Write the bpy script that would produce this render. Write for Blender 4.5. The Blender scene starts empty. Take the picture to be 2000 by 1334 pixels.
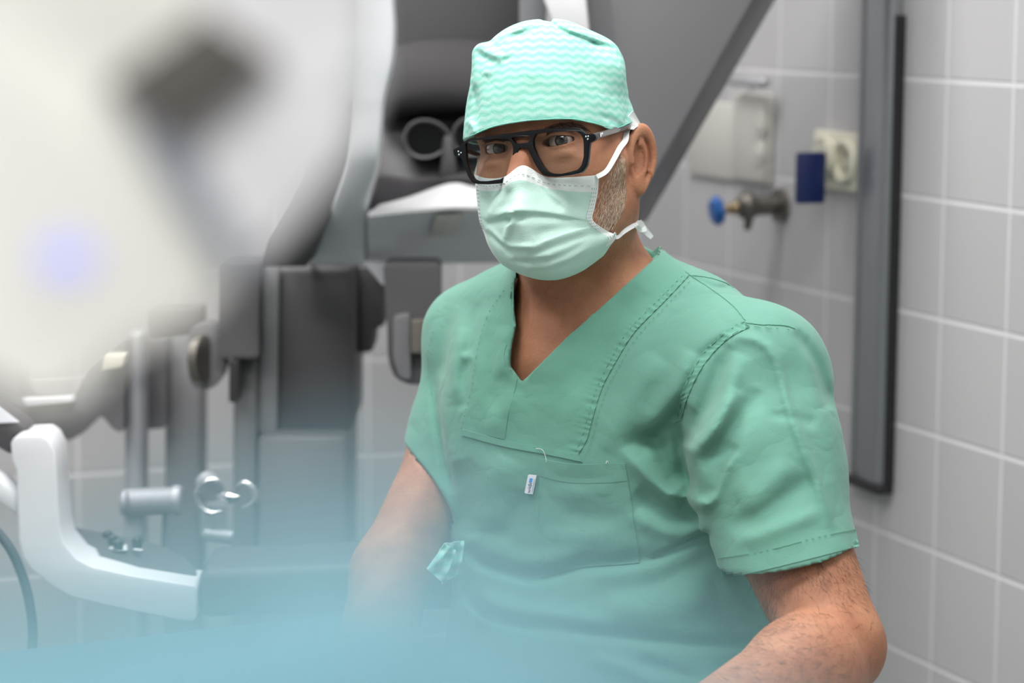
import bpy, bmesh, math, random
import numpy as np
from mathutils import Vector, Matrix
from mathutils.geometry import tessellate_polygon
from mathutils.bvhtree import BVHTree

random.seed(4)
rng = np.random.default_rng(7)
SC = bpy.context.scene
COL = SC.collection
R = math.radians

# ------------------------------------------------------------------ camera, world, lights, exposure
FPX = 4890.0
CAMZ = 1.39
PITCH = R(7.69)
CAM = Matrix.Translation((0, 0, CAMZ)) @ Matrix.Rotation(R(90) - PITCH, 4, 'X') @ Matrix.Rotation(R(0.33), 4, 'Z')
cd = bpy.data.cameras.new('camera')
cd.sensor_width = 36.0
cd.lens = FPX / 2000 * 36
cd.clip_start = 0.02
cd.dof.use_dof = True
cd.dof.focus_distance = 2.27
cd.dof.aperture_fstop = 4.2
cam = bpy.data.objects.new('camera', cd)
cam.matrix_world = CAM
COL.objects.link(cam)
SC.camera = cam

SC.view_settings.view_transform = 'Standard'
SC.view_settings.look = 'None'
SC.view_settings.gamma = 1
SC.view_settings.exposure = 0.0
SC.view_settings.use_curve_mapping = False

wd = bpy.data.worlds.new('world')
SC.world = wd
wd.use_nodes = True
wd.node_tree.nodes['Background'].inputs[0].default_value = (0.75, 0.8, 0.85, 1)
wd.node_tree.nodes['Background'].inputs[1].default_value = 0.35

def area(name, loc, rot, sx, sy, power, col=(1, 0.985, 0.96)):
    l = bpy.data.lights.new(name, 'AREA')
    l.shape = 'RECTANGLE'
    l.size, l.size_y, l.energy, l.color = sx, sy, power, col
    o = bpy.data.objects.new(name, l)
    o.location = loc
    o.rotation_euler = rot
    COL.objects.link(o)
    return o

CEIL = 2.9
LAMPS = [(-1.3, 1.5, 24), (0.25, 1.45, 31), (-0.8, 2.9, 24), (0.0, 2.8, 22), (-1.0, -0.3, 24), (0.9, -0.9, 19)]
for (lx, ly, lp) in LAMPS:
    area('ceiling_lamp_light', (lx, ly, CEIL - 0.03), (0, 0, 0), 1.15, 0.55, lp)

# ------------------------------------------------------------------ coordinates
CI = np.array(CAM)
CR, CT = CI[:3, :3], CI[:3, 3]

def C(px, py, D):                       # camera frame: x right, y up, z to the viewer
    return np.array([(px - 1000) / FPX * D, (667 - py) / FPX * D, -D])
def c2w(p):
    return np.asarray(p) @ CR.T + CT
def w2c(p):
    return (np.asarray(p) - CT) @ CR
def W(px, py, D):
    return c2w(C(px, py, D))
def ray(px, py):
    d = CR @ C(px, py, 1.0)
    return CT, d
def G(px, py, z):                       # point of a level plane seen at a pixel
    o, d = ray(px, py)
    return o + d * ((z - o[2]) / d[2])
def px_of(c):                           # camera-frame points -> pixels
    D = -c[..., 2]
    return 1000 + c[..., 0] / D * FPX, 667 - c[..., 1] / D * FPX

# ------------------------------------------------------------------ materials
def lin(c):
    return tuple(((v / 255) / 12.92 if v / 255 <= 0.04045 else ((v / 255 + 0.055) / 1.055) ** 2.4) for v in c)

class N:
    def __init__(s, name):
        s.m = bpy.data.materials.new(name)
        s.m.use_nodes = True
        s.t = s.m.node_tree
        s.b = s.t.nodes['Principled BSDF']
    def n(s, typ, **kw):
        nd = s.t.nodes.new(typ)
        for k, v in kw.items():
            if k.startswith('i_'):
                key = k[2:]
                key = int(key) if key.isdigit() else key.replace('_', ' ')
                nd.inputs[key].default_value = v
            else:
                setattr(nd, k, v)
        return nd
    def l(s, a, b):
        s.t.links.new(a, b)
    def math(s, op, a, b=None, c=None):
        nd = s.t.nodes.new('ShaderNodeMath')
        nd.operation = op
        for i, v in enumerate((a, b, c)):
            if v is None: continue
            if isinstance(v, (int, float)): nd.inputs[i].default_value = v
            else: s.l(v, nd.inputs[i])
        return nd.outputs[0]

def mat(name, rgb, rough=0.5, metal=0.0, noise=0.06, nscale=30.0, bump=0.0, bscale=400.0, sss=0.0, sssc=(1, .4, .25), spec=0.5, coat=0.0, sheen=0.0):
    k = N(name)
    c = lin(rgb)
    co = k.n('ShaderNodeTexCoord')
    nz = k.n('ShaderNodeTexNoise', i_Scale=nscale, i_Detail=4.0)
    k.l(co.outputs['Object'], nz.inputs['Vector'])
    mx = k.n('ShaderNodeMix', data_type='RGBA')
    mx.inputs['A'].default_value = (*[min(1, v * (1 - noise)) for v in c], 1)
    mx.inputs['B'].default_value = (*[min(1, v * (1 + noise)) for v in c], 1)
    k.l(nz.outputs['Fac'], mx.inputs['Factor'])
    k.l(mx.outputs['Result'], k.b.inputs['Base Color'])
    k.b.inputs['Roughness'].default_value = rough
    k.b.inputs['Metallic'].default_value = metal
    k.b.inputs['Specular IOR Level'].default_value = spec
    k.b.inputs['Coat Weight'].default_value = coat
    k.b.inputs['Sheen Weight'].default_value = sheen
    if sss:
        k.b.inputs['Subsurface Weight'].default_value = sss
        k.b.inputs['Subsurface Radius'].default_value = sssc
        k.b.inputs['Subsurface Scale'].default_value = 0.006
    if bump:
        n2 = k.n('ShaderNodeTexNoise', i_Scale=bscale, i_Detail=3.0)
        k.l(co.outputs['Object'], n2.inputs['Vector'])
        bp = k.n('ShaderNodeBump', i_Strength=bump, i_Distance=0.001)
        k.l(n2.outputs['Fac'], bp.inputs['Height'])
        k.l(bp.outputs['Normal'], k.b.inputs['Normal'])
    return k.m

M = {}
M['white'] = mat('white_plastic', (210, 213, 217), 0.35, noise=0.01)
M['offwhite'] = mat('warm_white_plastic', (219, 218, 212), 0.4, noise=0.02)
M['ledge'] = mat('glossy_white_plastic', (214, 214, 217), 0.25, noise=0.01)
M['cream'] = mat('cream_plastic', (226, 222, 205), 0.35, noise=0.01)
M['boxgrey'] = mat('pale_grey_plastic', (200, 198, 192), 0.45, noise=0.01)
M['grey'] = mat('mid_grey_plastic', (128, 129, 132), 0.5, noise=0.03)
M['panelgrey'] = mat('dark_grey_panel', (104, 104, 107), 0.42, noise=0.02)
M['dgrey'] = mat('charcoal_plastic', (74, 73, 76), 0.5, noise=0.03)
M['black'] = mat('black_plastic', (34, 34, 36), 0.45, noise=0.03)
M['foam'] = mat('black_foam', (52, 50, 53), 0.8, noise=0.05)
M['pole'] = mat('light_grey_metal', (158, 160, 166), 0.4, 0.3, noise=0.02)
M['chrome'] = mat('chrome', (215, 215, 218), 0.12, 1.0, noise=0.01)
M['brass'] = mat('worn_brass', (170, 150, 120), 0.35, 0.9)
M['gunmetal'] = mat('grey_cast_metal', (120, 116, 110), 0.4, 0.8)
M['alu'] = mat('brushed_aluminium', (165, 167, 172), 0.38, 0.75, noise=0.04)
M['navy'] = mat('navy_plastic', (26, 40, 92), 0.35)
M['blueknob'] = mat('blue_plastic', (24, 98, 178), 0.35)
M['glassdark'] = mat('dark_lens_glass', (10, 12, 14), 0.05, coat=1.0, noise=0)
M['drape'] = mat('blue_surgical_drape', (100, 148, 162), 0.8, noise=0.04, nscale=60)
M['teal_drape'] = mat('teal_table_drape', (62, 94, 105), 0.8, noise=0.05)
M['cable'] = mat('dark_rubber', (60, 72, 80), 0.6)
M['slot'] = mat('dark_brown_recess', (62, 57, 52), 0.6)
M['strip'] = mat('blue_grey_seal', (112, 118, 130), 0.6)
M['paint'] = mat('white_paint', (170, 170, 170), 0.6)
M['floor'] = mat('grey_green_vinyl', (120, 130, 128), 0.35, noise=0.08, nscale=14)
M['frame'] = mat('black_acetate', (7, 9, 13), 0.22, noise=0.05, coat=0.0, spec=0.35)
M['temple_in'] = mat('silver_inlay', (150, 148, 146), 0.3, 0.6)
M['rivet'] = mat('silver_rivet', (205, 225, 225), 0.2, 0.9)
M['tie'] = mat('white_woven_tie', (236, 240, 240), 0.8, noise=0.03, nscale=300, bump=0.6, bscale=1500)
M['stitch'] = mat('grey_weld_mark', (150, 170, 165), 0.7)
M['thread'] = mat('green_sewing_thread', (92, 150, 128), 0.8)
M['hairlight'] = mat('grey_blond_hair', (214, 196, 172), 0.5)
M['hairdark'] = mat('dark_brown_hair', (52, 40, 34), 0.5)
M['hairgrey'] = mat('grey_hair', (120, 106, 96), 0.5)
M['stubble'] = mat('brown_stubble', (96, 72, 56), 0.6)
M['tag'] = mat('white_tag_cloth', (226, 228, 236), 0.7)
M['tagtext'] = mat('dark_grey_print', (70, 84, 110), 0.7)
M['tagblue'] = mat('blue_print', (60, 140, 220), 0.7)
M['print'] = mat('white_print', (205, 212, 215), 0.6)
M['stool'] = mat('black_stool_vinyl', (40, 42, 44), 0.5)

k = N('led_glow')
k.b.inputs['Base Color'].default_value = (*lin((60, 66, 140)), 1)
k.b.inputs['Emission Color'].default_value = (*lin((184, 190, 255)), 1)
k.b.inputs['Emission Strength'].default_value = 1.0
M['led'] = k.m
k = N('lamp_panel')
k.b.inputs['Emission Color'].default_value = (1, 0.98, 0.95, 1)
k.b.inputs['Emission Strength'].default_value = 2.0
M['lamp'] = k.m

# clear lens
k = N('clear_lens')
gl = k.n('ShaderNodeBsdfGlossy', i_Roughness=0.02)
tr = k.n('ShaderNodeBsdfTransparent')
tr.inputs[0].default_value = (0.93, 0.95, 0.95, 1)
fr = k.n('ShaderNodeFresnel', i_IOR=1.18)
ms = k.n('ShaderNodeMixShader')
k.l(fr.outputs[0], ms.inputs[0]); k.l(tr.outputs[0], ms.inputs[1]); k.l(gl.outputs[0], ms.inputs[2])
k.l(ms.outputs[0], k.t.nodes['Material Output'].inputs['Surface'])
M['lens'] = k.m

# skin
def skin_mat():
    k = N('skin')
    co = k.n('ShaderNodeTexCoord')
    n1 = k.n('ShaderNodeTexNoise', i_Scale=28.0, i_Detail=5.0, i_Roughness=0.6)
    k.l(co.outputs['Object'], n1.inputs['Vector'])
    cr = k.n('ShaderNodeValToRGB')
    e = cr.color_ramp.elements
    e[0].position, e[0].color = 0.3, (*lin((150, 99, 74)), 1)
    e[1].position, e[1].color = 0.7, (*lin((180, 129, 99)), 1)
    k.l(n1.outputs['Fac'], cr.inputs[0])
    # pores and freckles
    vo = k.n('ShaderNodeTexVoronoi', i_Scale=420.0)
    k.l(co.outputs['Object'], vo.inputs['Vector'])
    n3 = k.n('ShaderNodeTexNoise', i_Scale=900.0, i_Detail=2.0)
    k.l(co.outputs['Object'], n3.inputs['Vector'])
    mx = k.n('ShaderNodeMix', data_type='RGBA')
    k.l(k.math('MULTIPLY', k.math('SUBTRACT', n3.outputs['Fac'], 0.35), 0.5), mx.inputs['Factor'])
    k.l(cr.outputs[0], mx.inputs['A'])
    mx.inputs['B'].default_value = (*lin((124, 76, 56)), 1)
    k.l(mx.outputs['Result'], k.b.inputs['Base Color'])
    bp = k.n('ShaderNodeBump', i_Strength=0.35, i_Distance=0.0006)
    k.l(k.math('ADD', vo.outputs['Distance'], n3.outputs['Fac']), bp.inputs['Height'])
    k.l(bp.outputs['Normal'], k.b.inputs['Normal'])
    k.b.inputs['Roughness'].default_value = 0.58
    k.b.inputs['Specular IOR Level'].default_value = 0.35
    k.b.inputs['Subsurface Weight'].default_value = 0.25
    k.b.inputs['Subsurface Radius'].default_value = (1, 0.35, 0.2)
    k.b.inputs['Subsurface Scale'].default_value = 0.006
    return k.m
M['skin'] = skin_mat()

def scrub_mat(name, rgb):
    k = N(name)
    co = k.n('ShaderNodeTexCoord')
    n1 = k.n('ShaderNodeTexNoise', i_Scale=9.0, i_Detail=6.0, i_Roughness=0.65)
    k.l(co.outputs['Object'], n1.inputs['Vector'])
    c = lin(rgb)
    mx = k.n('ShaderNodeMix', data_type='RGBA')
    mx.inputs['A'].default_value = (*[v * 0.93 for v in c], 1)
    mx.inputs['B'].default_value = (*[v * 1.07 for v in c], 1)
    n4 = k.n('ShaderNodeTexNoise', i_Scale=700.0, i_Detail=2.0)
    k.l(co.outputs['Object'], n4.inputs['Vector'])
    k.l(k.math('ADD', k.math('MULTIPLY', n1.outputs['Fac'], 0.6), k.math('MULTIPLY', n4.outputs['Fac'], 0.4)), mx.inputs['Factor'])
    k.l(mx.outputs['Result'], k.b.inputs['Base Color'])
    # crumpled creases: warped voronoi edges plus weave
    wn = k.n('ShaderNodeTexNoise', i_Scale=6.0, i_Detail=2.0)
    k.l(co.outputs['Object'], wn.inputs['Vector'])
    va = k.n('ShaderNodeVectorMath', operation='MULTIPLY_ADD')
    k.l(wn.outputs['Color'], va.inputs[0]); va.inputs[1].default_value = (0.09, 0.09, 0.09); k.l(co.outputs['Object'], va.inputs[2])
    n2 = k.n('ShaderNodeTexNoise', i_Scale=12.0, i_Detail=2.5, i_Roughness=0.5)
    k.l(va.outputs[0], n2.inputs['Vector'])
    rid = k.math('ABSOLUTE', k.math('SUBTRACT', n2.outputs['Fac'], 0.5))
    bp1 = k.n('ShaderNodeBump', i_Strength=0.45, i_Distance=0.012)
    k.l(rid, bp1.inputs['Height'])
    n6 = k.n('ShaderNodeTexNoise', i_Scale=34.0, i_Detail=1.5)
    k.l(va.outputs[0], n6.inputs['Vector'])
    bp3 = k.n('ShaderNodeBump', i_Strength=0.45, i_Distance=0.004)
    k.l(k.math('ABSOLUTE', k.math('SUBTRACT', n6.outputs['Fac'], 0.5)), bp3.inputs['Height'])
    k.l(bp1.outputs['Normal'], bp3.inputs['Normal'])
    bp2 = k.n('ShaderNodeBump', i_Strength=0.25, i_Distance=0.0006)
    k.l(n4.outputs['Fac'], bp2.inputs['Height'])
    k.l(bp3.outputs['Normal'], bp2.inputs['Normal'])
    k.l(bp2.outputs['Normal'], k.b.inputs['Normal'])
    k.b.inputs['Roughness'].default_value = 0.85
    k.b.inputs['Specular IOR Level'].default_value = 0.2
    k.b.inputs['Sheen Weight'].default_value = 0.15
    return k.m
M['scrub'] = scrub_mat('green_scrub_cotton', (99, 148, 133))
M['scrub_trim'] = scrub_mat('green_scrub_trim', (95, 147, 130))

def tile_mat():
    k = N('glazed_wall_tile')
    co = k.n('ShaderNodeTexCoord')
    sp = k.n('ShaderNodeSeparateXYZ')
    k.l(co.outputs['Object'], sp.inputs[0])
    S, g = 0.15, 0.0036
    def line(v):
        f = k.math('PINGPONG', v, S / 2)          # 0 at the joint
        return k.math('SMOOTH_MIN', f, 1.0, 0.0)
    fx, fz = line(sp.outputs['X']), line(sp.outputs['Z'])
    d = k.math('MINIMUM', fx, fz)
    mr = k.n('ShaderNodeMapRange', interpolation_type='SMOOTHSTEP')
    mr.inputs['From Min'].default_value = g * 0.5
    mr.inputs['From Max'].default_value = g * 0.5 + 0.0016
    k.l(d, mr.inputs['Value'])
    ix = k.math('FLOOR', k.math('DIVIDE', sp.outputs['X'], S))
    iz = k.math('FLOOR', k.math('DIVIDE', sp.outputs['Z'], S))
    cb = k.n('ShaderNodeCombineXYZ')
    k.l(ix, cb.inputs[0]); k.l(iz, cb.inputs[1])
    wn = k.n('ShaderNodeTexWhiteNoise', noise_dimensions='2D')
    k.l(cb.outputs[0], wn.inputs['Vector'])
    tc = k.n('ShaderNodeMix', data_type='RGBA')
    tc.inputs['A'].default_value = (*lin((180, 179, 181)), 1)
    tc.inputs['B'].default_value = (*lin((187, 186, 188)), 1)
    k.l(wn.outputs['Value'], tc.inputs['Factor'])
    mx = k.n('ShaderNodeMix', data_type='RGBA')
    mx.inputs['A'].default_value = (*lin((214, 213, 216)), 1)
    k.l(tc.outputs['Result'], mx.inputs['B'])
    k.l(mr.outputs[0], mx.inputs['Factor'])
    k.l(mx.outputs['Result'], k.b.inputs['Base Color'])
    k.l(k.math('MULTIPLY_ADD', mr.outputs[0], -0.45, 0.75), k.b.inputs['Roughness'])
    bp = k.n('ShaderNodeBump', i_Strength=0.7, i_Distance=0.0015)
    k.l(mr.outputs[0], bp.inputs['Height'])
    k.l(bp.outputs['Normal'], k.b.inputs['Normal'])
    return k.m
M['tile'] = tile_mat()

# ------------------------------------------------------------------ mesh builders
class MB:
    def __init__(s): s.v, s.f, s.mi = [], [], []
    def add(s, v, f, mi=0):
        b = len(s.v)
        s.v.extend([tuple(map(float, p)) for p in v])
        s.f.extend([tuple(int(i) + b for i in q) for q in f])
        s.mi.extend([mi] * len(f))
        return s
    def box(s, c, d, T=None, mi=0):
        v = [(c[0] + d[0] * x / 2, c[1] + d[1] * y / 2, c[2] + d[2] * z / 2) for x in (-1, 1) for y in (-1, 1) for z in (-1, 1)]
        if T is not None: v = [T(p) for p in v]
        return s.add(v, [(0, 1, 3, 2), (4, 6, 7, 5), (0, 4, 5, 1), (2, 3, 7, 6), (0, 2, 6, 4), (1, 5, 7, 3)], mi)
    def tube(s, pts, r, n=10, mi=0, flat=None):
        pts = [np.asarray(p, float) for p in pts]
        m = len(pts)
        rr = r if hasattr(r, '__len__') else [r] * m
        ref = None
        V, F = [], []
        for i in range(m):
            t = pts[min(i + 1, m - 1)] - pts[max(i - 1, 0)]
            t = t / (np.linalg.norm(t) + 1e-12)
            if ref is None:
                a = np.array([0, 0, 1.0]) if abs(t[2]) < 0.9 else np.array([1.0, 0, 0])
                ref = np.cross(t, a)
            ref = ref - t * ref.dot(t); ref /= np.linalg.norm(ref) + 1e-12
            b = np.cross(t, ref)
            for j in range(n):
                a = 2 * math.pi * j / n
                V.append(pts[i] + rr[i] * (math.cos(a) * ref + math.sin(a) * b))
        for i in range(m - 1):
            for j in range(n):
                F.append((i * n + j, i * n + (j + 1) % n, (i + 1) * n + (j + 1) % n, (i + 1) * n + j))
        F.append(tuple(range(n))[::-1]); F.append(tuple((m - 1) * n + j for j in range(n)))
        return s.add(V, F, mi)
    def ell(s, c, ax, n=20, mi=0):             # ax: three axis vectors scaled by the radii
        V, F = [], []
        for i in range(n + 1):
            th = math.pi * i / n
            for j in range(2 * n):
                ph = math.pi * j / n
                V.append(np.asarray(c) + math.sin(th) * math.cos(ph) * np.asarray(ax[0]) + math.sin(th) * math.sin(ph) * np.asarray(ax[1]) + math.cos(th) * np.asarray(ax[2]))
        for i in range(n):
            for j in range(2 * n):
                F.append((i * 2 * n + j, i * 2 * n + (j + 1) % (2 * n), (i + 1) * 2 * n + (j + 1) % (2 * n), (i + 1) * 2 * n + j))
        return s.add(V, F, mi)
    def loft(s, rings, close=True, caps=True, mi=0):
        n = len(rings[0]); V = [p for r_ in rings for p in r_]; F = []
        for i in range(len(rings) - 1):
            for j in range(n if close else n - 1):
                F.append((i * n + j, i * n + (j + 1) % n, (i + 1) * n + (j + 1) % n, (i + 1) * n + j))
        if caps and close:
            F.append(tuple(range(n))[::-1]); F.append(tuple((len(rings) - 1) * n + j for j in range(n)))
        return s.add(V, F, mi)
    def poly(s, front, back, holes=(), mi=0):   # prism between two matching outlines (lists of 3D points)
        loops = [list(front)] + [list(h[0]) for h in holes]
        tri = tessellate_polygon([[Vector(p) for p in lp] for lp in loops])
        fl = [p for lp in loops for p in lp]
        bl = list(back) + [p for h in holes for p in h[1]]
        n = len(fl)
        F = [tuple(t) for t in tri] + [tuple(n + i for i in t)[::-1] for t in tri]
        o = 0
        for lp in loops:
            m = len(lp)
            for i in range(m):
                F.append((o + i, o + (i + 1) % m, n + o + (i + 1) % m, n + o + i))
            o += m
        return s.add(fl + bl, F, mi)
    def build(s, name, m, parent=None, origin=None, smooth=True, bevel=0, seg=2, ang=35):
        v = np.array(s.v, dtype=np.float64)
        if origin is None:
            origin = world_origin(parent) if parent else np.array([(v[:, 0].min() + v[:, 0].max()) / 2, (v[:, 1].min() + v[:, 1].max()) / 2, v[:, 2].min()])
        origin = np.asarray(origin, float)
        me = bpy.data.meshes.new(name)
        me.from_pydata((v - origin).tolist(), [], s.f)
        ms = m if isinstance(m, (list, tuple)) else [m]
        for q in ms: me.materials.append(q)
        if len(ms) > 1:
            me.polygons.foreach_set('material_index', s.mi)
        bm = bmesh.new(); bm.from_mesh(me)
        bmesh.ops.recalc_face_normals(bm, faces=bm.faces)
        if bevel:
            es = [e for e in bm.edges if len(e.link_faces) == 2 and e.calc_face_angle(0) > R(ang)]
            bmesh.ops.bevel(bm, geom=es, offset=bevel, segments=seg, profile=0.5, affect='EDGES', clamp_overlap=True)
        for f_ in bm.faces: f_.smooth = smooth
        if smooth:
            for e in bm.edges:
                if len(e.link_faces) == 2 and e.calc_face_angle(0) > R(42): e.smooth = False
        bm.to_mesh(me); bm.free()
        return link(name, me, parent, origin)

def world_origin(o):
    p = np.zeros(3)
    while o is not None:
        p += np.array(o.location); o = o.parent
    return p

def link(name, me, parent, origin):
    o = bpy.data.objects.new(name, me)
    COL.objects.link(o)
    if parent is not None:
        o.parent = parent
        o.location = Vector(np.asarray(origin) - world_origin(parent))
    else:
        o.location = Vector(origin)
    return o

def thing(name, loc, label, cat, group=None):
    o = bpy.data.objects.new(name, None)
    o.empty_display_size = 0.05
    o.location = Vector(loc)
    COL.objects.link(o)
    o['label'] = label; o['category'] = cat
    if group: o['group'] = group
    return o
def tag(o, label, cat, group=None):
    o['label'] = label; o['category'] = cat
    if group: o['group'] = group
    return o
def structure(o):
    o['kind'] = 'structure'
    return o

def spline(pts, n=8, closed=False):
    P = np.asarray(pts, float); m = len(P); out = []
    for i in range(m if closed else m - 1):
        if closed: a, b, c, d = P[(i - 1) % m], P[i], P[(i + 1) % m], P[(i + 2) % m]
        else: a, b, c, d = P[max(i - 1, 0)], P[i], P[i + 1], P[min(i + 2, m - 1)]
        for j in range(n):
            t = j / n
            out.append(0.5 * ((2 * b) + (-a + c) * t + (2 * a - 5 * b + 4 * c - d) * t * t + (-a + 3 * b - 3 * c + d) * t ** 3))
    if not closed: out.append(P[-1])
    return out

def roundpoly(pts, rad, n=4):
    """polygon with its corners rounded, rad in px"""
    P = [np.asarray(p, float) for p in pts]; out = []
    for i in range(len(P)):
        a, b, c = P[i - 1], P[i], P[(i + 1) % len(P)]
        u, w = a - b, c - b
        lu, lw = np.linalg.norm(u), np.linalg.norm(w)
        r_ = min(rad, lu * 0.45, lw * 0.45)
        p0, p2 = b + u / lu * r_, b + w / lw * r_
        for j in range(n + 1):
            t = j / n
            out.append((1 - t) ** 2 * p0 + 2 * t * (1 - t) * b + t * t * p2)
    return out

def slab(name, pts, D, thick, m, parent=None, bevel=0.004, rad=0, back=None, dirv=(0, 1, 0), seg=2, **kw):
    """solid cut from an outline seen at pts, front at depth D, running back by thick metres"""
    P = roundpoly(pts, rad) if rad else [np.asarray(p, float) for p in pts]
    DD = D if hasattr(D, '__len__') else None
    f = [W(p[0], p[1], DD[i] if DD is not None else D) for i, p in enumerate(P)]
    if back is not None:
        bk = [W(p[0], p[1], back[1]) for p in back[0]]
    else:
        bk = [q + np.asarray(dirv) * thick for q in f]
    return MB().poly(f, bk).build(name, m, parent, bevel=bevel, seg=seg, **kw)

def sheet_solid(rows, thick, mb=None, mi=0, dirv=None):
    """closed solid from a grid of 3D points (rows x cols) pushed back along dirv or the local normal"""
    A = np.array(rows); r_, c_ = A.shape[:2]
    if dirv is None:
        du = np.gradient(A, axis=1); dv = np.gradient(A, axis=0)
        nn = np.cross(du, dv); nn /= np.linalg.norm(nn, axis=-1, keepdims=True) + 1e-12
        cdir = CT - A
        sgn = np.sign((nn * cdir).sum(-1).mean()) or 1
        B = A - nn * sgn * thick
    else:
        B = A + np.asarray(dirv) * thick
    mb = mb or MB()
    V = list(A.reshape(-1, 3)) + list(B.reshape(-1, 3)); n = r_ * c_; F = []
    for i in range(r_ - 1):
        for j in range(c_ - 1):
            a = i * c_ + j
            F.append((a, a + 1, a + c_ + 1, a + c_)); F.append((n + a, n + a + c_, n + a + c_ + 1, n + a + 1))
    for j in range(c_ - 1):
        F.append((j, n + j, n + j + 1, j + 1)); a = (r_ - 1) * c_ + j; F.append((a, a + 1, n + a + 1, n + a))
    for i in range(r_ - 1):
        a = i * c_; F.append((a, a + c_, n + a + c_, n + a)); a = i * c_ + c_ - 1; F.append((a, n + a, n + a + c_, a + c_))
    mb.add(V, F, mi)
    return mb

def interp_grid(ctrl, nr, nc):
    A = np.array(ctrl, float)
    rows = [np.array(spline(A[i], max(1, nc // (A.shape[1] - 1)))) for i in range(A.shape[0])]
    B = np.array(rows)
    cols = [np.array(spline(B[:, j], max(1, nr // (A.shape[0] - 1)))) for j in range(B.shape[1])]
    return np.array(cols).transpose(1, 0, 2)

# ------------------------------------------------------------------ signed distance meshing
def smin(a, b, k):
    h = np.maximum(k - np.abs(a - b), 0) / k
    return np.minimum(a, b) - h * h * k * 0.25
def smax(a, b, k): return -smin(-a, -b, k)
def sd_ell(p, c, r):
    q = (p - np.asarray(c)) / np.asarray(r)
    k0 = np.linalg.norm(q, axis=1); k1 = np.linalg.norm(q / np.asarray(r), axis=1)
    return k0 * (k0 - 1) / np.maximum(k1, 1e-6)
def sd_cone(p, a, b, ra, rb):
    a, b = np.asarray(a, float), np.asarray(b, float)
    ab = b - a
    h = np.clip((p - a) @ ab / (ab @ ab), 0, 1)
    return np.linalg.norm(p - a - h[:, None] * ab, axis=1) - (ra + (rb - ra) * h)

def axis_nodes(segs):
    """segs: [(start, end, step), ...] -> one strictly increasing coordinate array"""
    out = [segs[0][0]]
    for a, b, st in segs:
        n = max(1, int(round((b - a) / st)))
        out += list(a + (b - a) * np.arange(1, n + 1) / n)
    return np.array(out)

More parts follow.
